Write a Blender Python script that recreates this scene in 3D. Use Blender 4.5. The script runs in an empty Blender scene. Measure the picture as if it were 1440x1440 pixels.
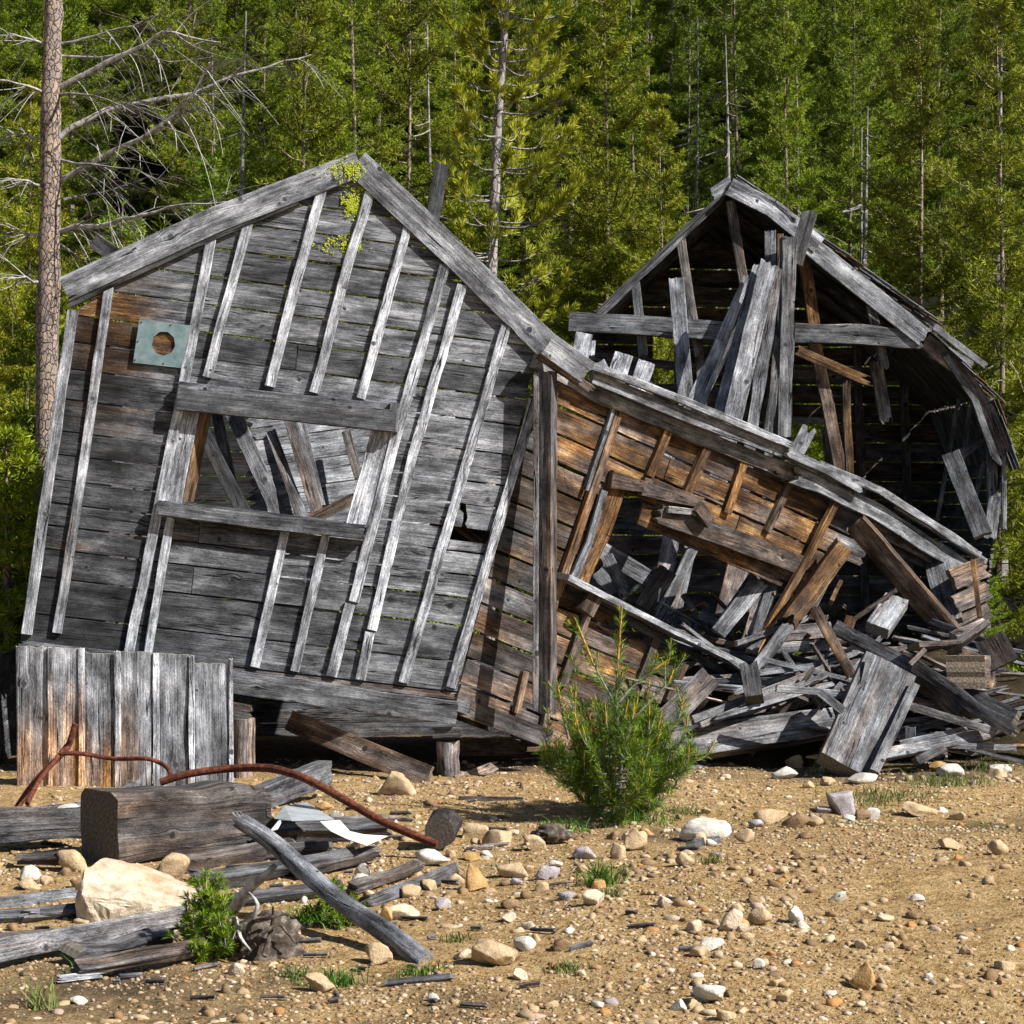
import bpy, math, random
import numpy as np
from mathutils import Vector, noise as mn
C = bpy.context.scene.collection
rnd = random.Random(7)
CAMZ = 1.85; F = 3200.0
CAM = Vector((0, 0, CAMZ))

def clamp(v, a=0.0, b=1.0): return a if v < a else b if v > b else v
def sstep(a, b, v):
    t = clamp((v - a) / (b - a)); return t * t * (3 - 2 * t)
def N3(x, y, z=0.0): return mn.noise(Vector((x, y, z)))
def P(px, py, d): return Vector(((px - 720) / F * d, d, CAMZ - (py - 720) / F * d))

def gh(x, y):
    h = 0.17 * math.exp(-((x - 2.1) / 1.7) ** 2 - ((y - 10.9) / 1.7) ** 2)
    h -= 0.07 * math.exp(-((x - 2.9) / 1.2) ** 2 - ((y - 13.9) / 0.8) ** 2)
    h += 0.05 * math.exp(-((x + 2.4) / 1.0) ** 2 - ((y - 11.6) / 1.2) ** 2)
    h -= 0.03 * math.exp(-((x + 1.4) / 1.4) ** 2 - ((y - 8.8) / 0.8) ** 2)
    if y < 30 and abs(x) < 12:
        h += 0.05 * N3(x * .7, y * .7, 3.1) + 0.018 * N3(x * 2.3, y * 2.3, 5) + 0.009 * N3(x * 6, y * 6, 8) + 0.007 * N3(x * 13, y * 13, 2)
    if y > 23:
        t = y - 23
        h += 0.46 * (t - 3 * (1 - math.exp(-t / 3.0))) + 0.4 * N3(x * .12, y * .12, 9) * min(1, t / 8)
    if y < 5: h -= 0.04 * (5 - y) if y > -5 else 0.4
    return h

def gd(px, py):
    d = CAMZ * F / (py - 720)
    for _ in range(12):
        d = (CAMZ - gh((px - 720) / F * d, d)) * F / (py - 720)
    return d
def G(px, py): return P(px, py, gd(px, py))

class Plane:
    def __init__(s, p, n): s.p = Vector(p); s.n = Vector(n).normalized()
    def hit(s, px, py, off=0.0):
        r = Vector(((px - 720) / F, 1.0, -(py - 720) / F))
        t = ((s.p + s.n * off - CAM).dot(s.n)) / r.dot(s.n)
        return CAM + r * t

# ------------------------------------------------------------------ materials
def newmat(name):
    m = bpy.data.materials.new(name); m.use_nodes = True
    nt = m.node_tree; nt.nodes.clear()
    out = nt.nodes.new('ShaderNodeOutputMaterial')
    b = nt.nodes.new('ShaderNodeBsdfPrincipled')
    nt.links.new(b.outputs[0], out.inputs[0])
    return m, nt, b, out
class NB:
    def __init__(s, nt): s.nt = nt
    def L(s, a, b): s.nt.links.new(a, b)
    def inp(s, sock, v):
        if hasattr(v, 'is_linked') or isinstance(v, bpy.types.NodeSocket): s.nt.links.new(v, sock)
        else: sock.default_value = v
    def m(s, op, a, b=0.0, c=None, cl=False):
        n = s.nt.nodes.new('ShaderNodeMath'); n.operation = op; n.use_clamp = cl
        s.inp(n.inputs[0], a); s.inp(n.inputs[1], b)
        if c is not None: s.inp(n.inputs[2], c)
        return n.outputs[0]
    def xyz(s, x, y, z=0.0):
        n = s.nt.nodes.new('ShaderNodeCombineXYZ')
        s.inp(n.inputs[0], x); s.inp(n.inputs[1], y); s.inp(n.inputs[2], z); return n.outputs[0]
    def sep(s, v):
        n = s.nt.nodes.new('ShaderNodeSeparateXYZ'); s.L(v, n.inputs[0]); return n.outputs
    def noise(s, vec, scale=1.0, detail=3.0, rough=0.55, dist=0.0):
        n = s.nt.nodes.new('ShaderNodeTexNoise'); s.L(vec, n.inputs['Vector'])
        n.inputs['Scale'].default_value = scale; n.inputs['Detail'].default_value = detail
        n.inputs['Roughness'].default_value = rough; n.inputs['Distortion'].default_value = dist
        return n.outputs['Fac']
    def vor(s, vec, scale=1.0, feat='F1', dims='3D'):
        n = s.nt.nodes.new('ShaderNodeTexVoronoi'); n.voronoi_dimensions = dims; n.feature = feat
        s.L(vec, n.inputs['Vector']); n.inputs['Scale'].default_value = scale; return n
    def mr(s, v, a, b, c=0.0, d=1.0):
        n = s.nt.nodes.new('ShaderNodeMapRange'); s.inp(n.inputs[0], v)
        for i, q in enumerate((a, b, c, d)): n.inputs[i + 1].default_value = q
        return n.outputs[0]
    def ramp(s, v, stops):
        n = s.nt.nodes.new('ShaderNodeValToRGB'); s.L(v, n.inputs[0]); e = n.color_ramp.elements
        while len(e) < len(stops): e.new(0.5)
        for q, (p, c) in zip(e, stops): q.position = p; q.color = (c[0], c[1], c[2], 1)
        return n.outputs[0]
    def mix(s, f, a, b, bt='MIX'):
        n = s.nt.nodes.new('ShaderNodeMix'); n.data_type = 'RGBA'; n.blend_type = bt
        s.inp(n.inputs[0], f)
        for k, v in ((6, a), (7, b)):
            if isinstance(v, tuple): n.inputs[k].default_value = (v[0], v[1], v[2], 1)
            else: s.L(v, n.inputs[k])
        return n.outputs[2]
    def attr(s, name):
        n = s.nt.nodes.new('ShaderNodeAttribute'); n.attribute_name = name; return n
    def bump(s, h, strength, dist, bsdf):
        n = s.nt.nodes.new('ShaderNodeBump'); n.inputs['Strength'].default_value = strength
        n.inputs['Distance'].default_value = dist; s.L(h, n.inputs['Height']); s.L(n.outputs[0], bsdf.inputs['Normal'])
    def coord(s, which='Object'):
        return s.nt.nodes.new('ShaderNodeTexCoord').outputs[which]

MAT = {}
def make_wood():
    m, nt, b, _ = newmat('weathered_wood'); nb = NB(nt)
    uv = nt.nodes.new('ShaderNodeUVMap'); uv.uv_map = 'grain'
    s = nb.sep(uv.outputs[0]); u, v = s[0], s[1]
    t = nb.attr('tint'); tc = nb.sep(t.outputs['Vector']); bright, brown, seed = tc[0], tc[1], tc[2]
    seed10 = nb.m('MULTIPLY', seed, 37.0)
    # slow waviness of the grain
    w1 = nb.noise(nb.xyz(nb.m('MULTIPLY', u, .9), nb.m('MULTIPLY', v, 5.0), seed10), 1.0, 2.0)
    v1 = nb.m('ADD', v, nb.m('MULTIPLY', nb.m('SUBTRACT', w1, .5), .036))
    vo = nb.vor(nb.xyz(nb.m('ADD', u, nb.m('MULTIPLY', seed, 9.0)), v), 3.3, 'F1', '2D')
    r = nb.m('DIVIDE', vo.outputs['Distance'], 3.3)
    kp = nb.sep(vo.outputs['Position'])
    kcol = nb.sep(vo.outputs['Color'])
    ksz = nb.mr(kcol[0], 0.2, 1.0, 0.0, 0.021)        # many cells carry no knot
    ksz = nb.m('MAXIMUM', ksz, 0.0001)
    dv = nb.m('SUBTRACT', v, kp[1])
    rr = nb.m('DIVIDE', r, nb.m('MULTIPLY', ksz, 3.0))
    fall = nb.m('POWER', 2.718, nb.m('MULTIPLY', nb.m('MULTIPLY', rr, rr), -1.0))
    g = nb.m('SUBTRACT', v1, nb.m('MULTIPLY', dv, nb.m('MULTIPLY', fall, .85)))
    fine = nb.noise(nb.xyz(nb.m('MULTIPLY', u, 3.0), nb.m('MULTIPLY', g, 260.0), seed10), 1.0, 3.0, .7)
    med = nb.noise(nb.xyz(nb.m('MULTIPLY', u, .8), nb.m('MULTIPLY', g, 75.0), seed10), 1.0, 3.0, .65)
    blot = nb.noise(nb.xyz(nb.m('MULTIPLY', u, 3.2), nb.m('MULTIPLY', v, 8.5), seed10), 1.0, 6.0, .70)
    crk = nb.noise(nb.xyz(nb.m('MULTIPLY', u, .9), nb.m('MULTIPLY', g, 24.0), nb.m('ADD', seed10, 5.0)), 1.0, 2.0, .5)
    crack = nb.m('SUBTRACT', 1.0, nb.mr(nb.m('ABSOLUTE', nb.m('SUBTRACT', crk, .5)), 0.0, .016))
    cmask = nb.mr(nb.noise(nb.xyz(nb.m('MULTIPLY', u, 2.2), nb.m('MULTIPLY', v, 12.0), seed10), 1.0, 2.0), .5, .62)
    crack = nb.m('MULTIPLY', nb.m('MAXIMUM', crack, 0.0), cmask)
    pit = nb.noise(nb.xyz(nb.m('MULTIPLY', u, 60.0), nb.m('MULTIPLY', g, 240.0), seed10), 1.0, 2.0, .7)
    s1 = nb.m('MULTIPLY', nb.m('SUBTRACT', fine, .5), .62)
    s2 = nb.m('MULTIPLY', nb.m('SUBTRACT', med, .5), .55)
    s3 = nb.m('MULTIPLY', nb.m('SUBTRACT', blot, .5), 1.5)
    s4 = nb.m('MULTIPLY', nb.m('SUBTRACT', pit, .5), .6)
    val = nb.m('ADD', nb.m('ADD', s1, s2), nb.m('ADD', nb.m('ADD', s3, s4), .53))
    val = nb.m('ADD', nb.m('MULTIPLY', nb.m('SUBTRACT', val, .53), 1.14), .515)
    # knots: ringed dark eye
    kin = nb.mr(nb.m('DIVIDE', r, ksz), .75, 1.15, 1.0, 0.0)
    ring = nb.m('MULTIPLY', nb.m('ADD', nb.m('SINE', nb.m('MULTIPLY', r, 900.0)), 1.0), .16)
    val = nb.m('ADD', nb.m('MULTIPLY', val, nb.m('SUBTRACT', 1.0, kin)), nb.m('MULTIPLY', kin, nb.m('ADD', ring, .06)))
    val = nb.m('SUBTRACT', val, nb.m('MULTIPLY', crack, .75), cl=True)
    grey = nb.ramp(val, [(0, (.006, .006, .007)), (.22, (.026, .027, .031)), (.45, (.095, .099, .110)), (.7, (.245, .256, .285)), (1, (.62, .635, .665))])
    nl = nb.vor(nb.xyz(nb.m('ADD', u, seed10), v), 7.0, 'F1', '2D'); nd = nb.m('LESS_THAN', nl.outputs['Distance'], .022)
    brn = nb.ramp(val, [(0, (.007, .004, .002)), (.22, (.026, .013, .006)), (.45, (.085, .042, .017)), (.7, (.26, .135, .048)), (1, (.70, .46, .19))])
    bn = nb.noise(nb.xyz(nb.m('MULTIPLY', u, 1.1), nb.m('MULTIPLY', v, 9.0), nb.m('ADD', seed10, 11.0)), 1.0, 3.0)
    bf = nb.m('MULTIPLY', nb.m('ADD', nb.m('MULTIPLY', nb.m('SUBTRACT', bn, .5), 1.6), nb.m('SUBTRACT', nb.m('MULTIPLY', brown, 1.5), .25)), 1.0, cl=True)
    col = nb.mix(bf, grey, brn)
    col = nb.mix(nb.m('MULTIPLY', nd, .85), col, (.012, .009, .008))
    bc = nb.nt.nodes.new('ShaderNodeVectorMath'); bc.operation = 'SCALE'
    nb.L(col, bc.inputs[0]); nb.L(bright, bc.inputs['Scale'])
    nb.L(bc.outputs[0], b.inputs['Base Color'])
    b.inputs['Roughness'].default_value = .78; b.inputs['Specular IOR Level'].default_value = .25
    nb.bump(nb.m('ADD', nb.m('MULTIPLY', val, .8), nb.m('MULTIPLY', crack, -1.2)), .8, .006, b)
    MAT['wood'] = m
    # end grain
    m, nt, b, _ = newmat('wood_end_grain'); nb = NB(nt)
    uv = nt.nodes.new('ShaderNodeUVMap'); uv.uv_map = 'grain'
    t = nb.attr('tint'); tc = nb.sep(t.outputs['Vector'])
    wv = nb.noise(uv.outputs[0], 9.0, 3.0)
    ln = nt.nodes.new('ShaderNodeVectorMath'); ln.operation = 'LENGTH'; nb.L(uv.outputs[0], ln.inputs[0])
    ring = nb.m('SINE', nb.m('MULTIPLY', nb.m('ADD', ln.outputs['Value'], nb.m('MULTIPLY', wv, .05)), 260.0))
    n2 = nb.noise(uv.outputs[0], 60.0, 4.0, .7)
    v = nb.m('ADD', nb.m('MULTIPLY', ring, .035), nb.m('ADD', nb.m('MULTIPLY', nb.m('SUBTRACT', n2, .5), 1.3), .48), cl=True)
    grey = nb.ramp(v, [(.2, (.05, .05, .045)), (.5, (.24, .23, .20)), (.85, (.48, .46, .40))])
    brn = nb.ramp(v, [(.2, (.03, .015, .007)), (.5, (.15, .085, .04)), (.85, (.35, .23, .12))])
    col = nb.mix(tc[1], grey, brn)
    bc = nt.nodes.new('ShaderNodeVectorMath'); bc.operation = 'SCALE'; nb.L(col, bc.inputs[0]); nb.L(tc[0], bc.inputs['Scale'])
    nb.L(bc.outputs[0], b.inputs['Base Color']); b.inputs['Roughness'].default_value = .9
    nb.bump(v, .7, .004, b); MAT['end'] = m
make_wood()

def simple(name, stops, scale=20.0, detail=5.0, rough=.85, bumpd=.004, bumps=.7, metal=0.0, stretch=(1, 1, 1), spec=.3, coord='Object'):
    m, nt, b, _ = newmat(name); nb = NB(nt)
    c = nb.coord(coord); mp = nt.nodes.new('ShaderNodeMapping'); nb.L(c, mp.inputs[0]); mp.inputs['Scale'].default_value = stretch
    n = nb.noise(mp.outputs[0], scale, detail, .65)
    nb.L(nb.ramp(n, stops), b.inputs['Base Color'])
    b.inputs['Roughness'].default_value = rough; b.inputs['Metallic'].default_value = metal
    b.inputs['Specular IOR Level'].default_value = spec
    nb.bump(n, bumps, bumpd, b); MAT[name] = m; return m

simple('rust', [(.3, (.022, .009, .007)), (.5, (.095, .026, .014)), (.72, (.25, .075, .025))], 38, 8, .85, .004)
simple('galvanised_metal', [(.22, (.11, .06, .035)), (.34, (.12, .175, .19)), (.5, (.17, .25, .27)), (.75, (.30, .36, .36))], 11, 7, .55, .001, .3, .25)
simple('pale_metal', [(.3, (.34, .37, .40)), (.6, (.5, .53, .56))], 9, 4, .45, .001, .2, .3)
simple('white_sheet', [(.25, (.35, .16, .08)), (.36, (.72, .70, .66)), (.8, (.84, .83, .80))], 10, 4, .6, .001, .2)
simple('lichen', [(.3, (.28, .33, .02)), (.7, (.55, .62, .05))], 60, 3, .95, .004)
simple('root_wood', [(.3, (.02, .015, .011)), (.5, (.075, .058, .045)), (.75, (.30, .27, .24))], 24, 6, .9, .01, 1.0, 0, (1, 1, 1))
simple('bleached_branch', [(.3, (.10, .09, .085)), (.5, (.34, .32, .31)), (.75, (.60, .58, .57))], 26, 5, .8, .003, .7, 0, (1, 1, .6))
simple('twig_bark', [(.3, (.06, .055, .05)), (.5, (.22, .205, .20)), (.75, (.45, .43, .42))], 16, 4, .85, .003)
simple('bud_candle', [(.3, (.36, .16, .035)), (.7, (.62, .36, .10))], 40, 3, .8, .002)

def make_bark(name, plate, crevice, pat, sc):
    m, nt, b, _ = newmat(name); nb = NB(nt)
    c = nb.coord('Object'); mp = nt.nodes.new('ShaderNodeMapping'); nb.L(c, mp.inputs[0]); mp.inputs['Scale'].default_value = (1, 1, .55)
    wob = nb.noise(mp.outputs[0], sc * .6, 3)
    wv = nt.nodes.new('ShaderNodeVectorMath'); wv.operation = 'ADD'; nb.L(mp.outputs[0], wv.inputs[0])
    sc_ = nt.nodes.new('ShaderNodeVectorMath'); sc_.operation = 'SCALE'; nb.L(nb.xyz(wob, wob, wob), sc_.inputs[0]); sc_.inputs['Scale'].default_value = .05
    nb.L(sc_.outputs[0], wv.inputs[1])
    v = nb.vor(wv.outputs[0], sc, 'DISTANCE_TO_EDGE')
    v2 = nb.vor(wv.outputs[0], sc, 'F1')
    n = nb.noise(mp.outputs[0], sc * 3, 5, .7)
    edge = nb.mr(v.outputs['Distance'], .0, .11)
    k = nb.m('MULTIPLY', edge, nb.mr(n, .3, .7, .45, 1.0))
    pc = nb.mix(nb.sep(v2.outputs['Color'])[0], plate, pat)
    nb.L(nb.mix(k, crevice, pc), b.inputs['Base Color']); b.inputs['Roughness'].default_value = .92
    b.inputs['Specular IOR Level'].default_value = .15
    nb.bump(k, 1.0, .012, b); MAT[name] = m
make_bark('pine_bark', (.36, .305, .285), (.055, .046, .048), (.62, .47, .35), 27)
make_bark('smooth_bark', (.36, .335, .33), (.14, .12, .115), (.50, .46, .44), 14)
make_bark('forest_bark', (.26, .215, .165), (.06, .05, .04), (.46, .37, .27), 12)

def make_needles(name, dark, mid, lite, trans=.14):
    m, nt, b, out = newmat(name); nb = NB(nt)
    oi = nt.nodes.new('ShaderNodeObjectInfo')
    t = nb.attr('tint'); tc = nb.sep(t.outputs['Vector'])
    c = nb.coord('Object'); n = nb.noise(c, 2.2, 3)
    f = nb.m('ADD', nb.m('MULTIPLY', tc[0], .62), nb.m('ADD', nb.m('MULTIPLY', nb.m('SUBTRACT', n, .5), .7), nb.m('MULTIPLY', nb.m('SUBTRACT', oi.outputs['Random'], .5), .38)))
    f = nb.m('ADD', f, .15, cl=True)
    col = nb.ramp(f, [(0, dark), (.5, mid), (1, lite)])
    nb.L(col, b.inputs['Base Color']); b.inputs['Roughness'].default_value = .55
    b.inputs['Specular IOR Level'].default_value = .25
    tr = nt.nodes.new('ShaderNodeBsdfTranslucent'); nb.L(col, tr.inputs[0])
    mx = nt.nodes.new('ShaderNodeMixShader'); mx.inputs[0].default_value = trans
    nb.L(b.outputs[0], mx.inputs[1]); nb.L(tr.outputs[0], mx.inputs[2]); nb.L(mx.outputs[0], out.inputs[0])
    MAT[name] = m
make_needles('pine_needles', (.034, .060, .004), (.165, .235, .011), (.40, .46, .026))
make_needles('yellow_needles', (.070, .092, .006), (.24, .27, .014), (.48, .47, .04))
make_needles('fresh_needles', (.045, .095, .006), (.155, .26, .014), (.36, .45, .03))
make_needles('grass_blade', (.06, .08, .02), (.13, .18, .04), (.30, .30, .12))
make_needles('green_grass', (.03, .09, .008), (.08, .20, .014), (.15, .28, .03))

def make_ground():
    m, nt, b, _ = newmat('gravelly_soil'); nb = NB(nt)
    c = nb.coord('Object')
    n1 = nb.noise(c, .9, 5, .6); n2 = nb.noise(c, 9, 6, .7); n3 = nb.noise(c, 70, 5, .75); n4 = nb.noise(c, 26, 4, .7)
    v = nb.vor(c, 55); v2 = nb.vor(c, 22)
    vc = nb.sep(v.outputs['Color'])
    k = nb.m('ADD', nb.m('ADD', nb.m('MULTIPLY', n2, .38), nb.m('MULTIPLY', n4, .32)), nb.m('MULTIPLY', n3, .42))
    soil = nb.ramp(k, [(.42, (.085, .046, .018)), (.50, (.28, .172, .070)), (.575, (.50, .335, .152)), (.70, (.70, .53, .30))])
    dirt = nb.ramp(k, [(.3, (.035, .026, .017)), (.55, (.115, .085, .052)), (.8, (.26, .20, .13))])
    a = nb.attr('tint'); ac = nb.sep(a.outputs['Vector'])
    dm = nb.m('ADD', nb.m('MULTIPLY', nb.m('SUBTRACT', n1, .56), 4.0), nb.m('MULTIPLY', ac[0], 1.5), cl=True)
    col = nb.mix(dm, soil, dirt)
    peb = nb.mix(vc[0], (.22, .14, .07), (.50, .40, .28))
    pm = nb.m('MULTIPLY', nb.mr(v.outputs['Distance'], .34, .26), nb.m('GREATER_THAN', vc[1], .6))
    col = nb.mix(pm, col, peb)
    moss = nb.ramp(k, [(.35, (.018, .028, .004)), (.7, (.10, .14, .015))])
    mm = nb.m('MULTIPLY', ac[1], nb.mr(n2, .42, .55), cl=True)
    col = nb.mix(mm, col, moss)
    ff = nb.ramp(k, [(.3, (.004, .004, .003)), (.7, (.018, .016, .009))])  # near-black hillside colour stands in for deep shade between the trees
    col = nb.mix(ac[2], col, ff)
    nb.L(col, b.inputs['Base Color']); b.inputs['Roughness'].default_value = .95; b.inputs['Specular IOR Level'].default_value = .1
    hh = nb.m('ADD', nb.m('ADD', nb.m('MULTIPLY', n3, .6), nb.m('ADD', n2, nb.m('MULTIPLY', n4, 1.2))), nb.m('MULTIPLY', nb.m('SUBTRACT', .4, v.outputs['Distance']), pm))
    nb.bump(hh, 1.0, .032, b); MAT['ground'] = m
make_ground()

def make_stone(name, stops, spot, rusty):
    m, nt, b, _ = newmat(name); nb = NB(nt)
    c = nb.coord('Object'); n1 = nb.noise(c, 14, 6, .7); n2 = nb.noise(c, 120, 3, .7); n3 = nb.noise(c, 5, 4, .6)
    col = nb.ramp(n1, stops)
    col = nb.mix(nb.mr(n2, .56, .68, 0, .7), col, spot)
    col = nb.mix(nb.mr(n3, .52, .68, 0, .75), col, rusty)
    nb.L(col, b.inputs['Base Color']); b.inputs['Roughness'].default_value = .85; b.inputs['Specular IOR Level'].default_value = .2
    nb.bump(nb.m('ADD', n1, nb.m('MULTIPLY', n2, .35)), .9, .012, b); MAT[name] = m
make_stone('tan_stone', [(.3, (.28, .19, .10)), (.5, (.50, .37, .225)), (.7, (.66, .54, .38))], (.20, .15, .09), (.36, .20, .085))
make_stone('white_stone', [(.3, (.36, .33, .29)), (.5, (.58, .55, .49)), (.7, (.74, .71, .65))], (.26, .23, .20), (.55, .42, .28))
make_stone('pink_stone', [(.3, (.36, .27, .18)), (.5, (.58, .475, .35)), (.7, (.76, .67, .54))], (.28, .21, .16), (.50, .28, .15))
make_stone('purple_stone', [(.3, (.22, .19, .20)), (.5, (.38, .345, .36)), (.7, (.60, .56, .58))], (.12, .10, .12), (.30, .22, .18))
make_stone('orange_stone', [(.3, (.28, .16, .06)), (.5, (.46, .29, .12)), (.7, (.60, .43, .24))], (.20, .11, .05), (.40, .20, .06))
make_stone('brown_stone', [(.3, (.14, .085, .045)), (.5, (.25, .165, .09)), (.7, (.38, .27, .17))], (.09, .06, .04), (.26, .14, .06))

def make_pebble():
    m, nt, b, _ = newmat('pebbles'); nb = NB(nt)
    a = nb.attr('tint'); n = nb.noise(nb.coord('Object'), 140, 3, .7)
    nb.L(nb.mix(nb.mr(n, .3, .75, .0, .5), a.outputs['Color'], (.12, .08, .045)), b.inputs['Base Color'])
    b.inputs['Roughness'].default_value = .9; b.inputs['Specular IOR Level'].default_value = .15
    nb.bump(n, .6, .004, b); MAT['pebble'] = m
make_pebble()

# ------------------------------------------------------------------ mesh builder
class MB:
    def __init__(s, rough=1.0):
        s.v = []; s.f = []; s.uv = []; s.t = []; s.mi = []; s.sm = []; s.rough = rough
    def add(s, co, uv, t):
        s.v.append(co); s.uv.append(uv); s.t.append(t); return len(s.v) - 1
    def face(s, idx, mi=0, sm=False): s.f.append(idx); s.mi.append(mi); s.sm.append(sm)
    def quad(s, a0, a1, b0, b1, n, th, bright=1.0, brown=0.0, rag=(0, 0), wob=.003, bow=.004, chamf=.003, tint=None, seed=None, cols=None, seglen=.09, cont=None):
        """board: edge a0->b0, edge a1->b1, front face seen along n, thickness th behind it"""
        R = rnd; sd = R.random() if seed is None else seed
        a0, a1, b0, b1 = map(Vector, (a0, a1, b0, b1)); n = Vector(n).normalized()
        L = ((b0 + b1) - (a0 + a1)).length / 2; W = ((a1 - a0).length + (b1 - b0).length) / 2
        ax = ((b0 + b1) - (a0 + a1)).normalized(); sv = (a1 - a0)
        sv = sv - ax * sv.dot(ax)
        sv = sv.normalized() if sv.length > 1e-6 else n.cross(ax)
        ns = max(2, min(40, int(L / seglen)))
        c = min(.45, chamf / max(W, .01))
        big = max(rag) > 0.005
        if cols is None:
            fr = [0, c] + ([.2, .35, .5, .65, .8] if big else ([.3, .5, .7] if W > .1 else [.5])) + [1 - c, 1]
        else: fr = cols
        nc = len(fr); ph = R.random() * 100; uo = R.random() * 20; vo = R.random() * 20; L0 = 0
        if cont is not None:
            if 'ph' not in cont: cont.update(ph=ph, uo=uo, vo=vo, sd=sd, L=0.0)
            ph = cont['ph']; uo = cont['uo'] + cont['L']; vo = cont['vo']; sd = cont['sd']; L0 = cont['L']; cont['L'] += L; bow = 0
        cut = [[R.random() ** 1.5 * rag[e] for _ in fr] for e in (0, 1)]
        if R.random() < .7: bow = bow * (1 if R.random() < .5 else -1)
        top = []; bot = []; amp = wob * s.rough
        for i in range(ns + 1):
            t = i / ns; tr = []; br = []
            for j, f in enumerate(fr):
                p = a0.lerp(b0, t).lerp(a1.lerp(b1, t), f)
                e = abs(f - .5) * 2
                p = p + sv * (amp * e * N3((t * L + L0) * 3.2 + ph, f * 3, 1) * (1.8 if e > .5 else .3))
                p = p + n * (amp * .8 * N3((t * L + L0) * 3, f * 2 + ph, 7) + bow * math.sin(math.pi * t) * min(1, L))
                tt = t
                if i == 0: p = p + ax * cut[0][j]
                if i == ns: p = p - ax * cut[1][j]
                if j in (0, nc - 1): p = p - n * min(chamf, th * .3)
                q = p - n * th
                if j in (0, nc - 1): q = q + n * min(chamf, th * .3) * 1.5
                tn = tint(p, t, f) if tint else (bright, brown)
                T = (tn[0], tn[1], sd)
                tr.append(s.add(p, (uo + t * L, vo + f * W), T)); br.append(s.add(q, (uo + t * L, vo + f * W + th + (W if True else 0)), T))
            top.append(tr); bot.append(br)
        flip = (ax.cross(sv)).dot(n) < 0
        def q4(a, b, c_, d, mi=0): s.face((a, d, c_, b) if flip else (a, b, c_, d), mi)
        for i in range(ns):
            for j in range(nc - 1):
                q4(top[i][j], top[i + 1][j], top[i + 1][j + 1], top[i][j + 1])
                q4(bot[i][j], bot[i][j + 1], bot[i + 1][j + 1], bot[i + 1][j])
            q4(top[i][0], bot[i][0], bot[i + 1][0], top[i + 1][0])
            q4(top[i][-1], top[i + 1][-1], bot[i + 1][-1], bot[i][-1])
        ou, ov = R.uniform(-.02, .1), R.uniform(-.03, .03)
        for e, row in ((0, 0), (1, ns)):
            tv = []; bv = []
            for j in range(nc):
                a = s.v[top[row][j]]; b_ = s.v[bot[row][j]]; T = s.t[top[row][j]]
                tv.append(s.add(a.copy(), (fr[j] * W + ou, ov), T)); bv.append(s.add(b_.copy(), (fr[j] * W + ou, ov + th), T))
            for j in range(nc - 1):
                if e == 0: q4(tv[j], tv[j + 1], bv[j + 1], bv[j], 1)
                else: q4(tv[j], bv[j], bv[j + 1], tv[j + 1], 1)
    def line(s, A, B, w, th, roll=0.0, face=None, **k):
        """board from A to B whose broad face looks at the camera (turned by roll degrees)"""
        A = Vector(A); B = Vector(B); ax = (B - A).normalized()
        view = face if face is not None else (CAM - (A + B) / 2).normalized()
        sd = ax.cross(view).normalized(); n = sd.cross(ax).normalized()
        if n.dot(view) < 0: n = -n
        a = math.radians(roll); s2 = sd * math.cos(a) + n * math.sin(a); n2 = n * math.cos(a) - sd * math.sin(a)
        w0, w1 = (w if isinstance(w, tuple) else (w, w))
        off = n2 * (th / 2) if k.pop('centre', False) else Vector((0, 0, 0))
        s.quad(A - s2 * w0 / 2 + off, A + s2 * w0 / 2 + off, B - s2 * w1 / 2 + off, B + s2 * w1 / 2 + off, n2, th, **k)
    def tube(s, pts, rad, sides=10, bright=1, brown=0, mi=0, rough=0.0, cap=True, sm=True, split=0.0):
        pts = [Vector(p) for p in pts]; n = len(pts); sd = rnd.random(); ph = rnd.random() * 50
        if not hasattr(rad, '__len__'): rad = [rad] * n
        rows = []; L = 0; up = Vector((0.13, 0.31, .94)); prev = None
        for i, p in enumerate(pts):
            d = (pts[min(i + 1, n - 1)] - pts[max(i - 1, 0)]).normalized()
            if prev is None:
                x = d.cross(up)
                if x.length < .1: x = d.cross(Vector((1, 0, 0)))
                x.normalize()
            else: x = (prev - d * prev.dot(d)).normalized()
            prev = x; y = d.cross(x)
            if i: L += (p - pts[i - 1]).length
            row = []
            for k in range(sides + 1):
                a = 2 * math.pi * (k % sides) / sides; r = rad[i]
                if rough: r *= 1 + rough * N3(math.cos(a) * 1.3 + ph, math.sin(a) * 1.3, L * 3)
                q = p + x * (math.cos(a) * r) + y * (math.sin(a) * r)
                if split and i in (0,) : q = q + d * split * rnd.random()
                row.append(s.add(q, (L, k / sides * 2 * math.pi * rad[i] + ph), (bright, brown, sd)))
            rows.append(row)
        for i in range(n - 1):
            for k in range(sides):
                s.face((rows[i][k], rows[i][k + 1], rows[i + 1][k + 1], rows[i + 1][k]), mi, sm)
        if cap:
            for row, p, fl in ((rows[0], pts[0], 1), (rows[-1], pts[-1], 0)):
                cvi = [s.add(s.v[q].copy(), ((s.v[q] - p).dot(prev), (s.v[q] - p).dot(d.cross(prev))), (bright, brown, sd)) for q in row[:-1]]
                cvi = cvi if fl else cvi[::-1]
                s.face(tuple(cvi), 1 if mi == 0 else mi)
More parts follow.
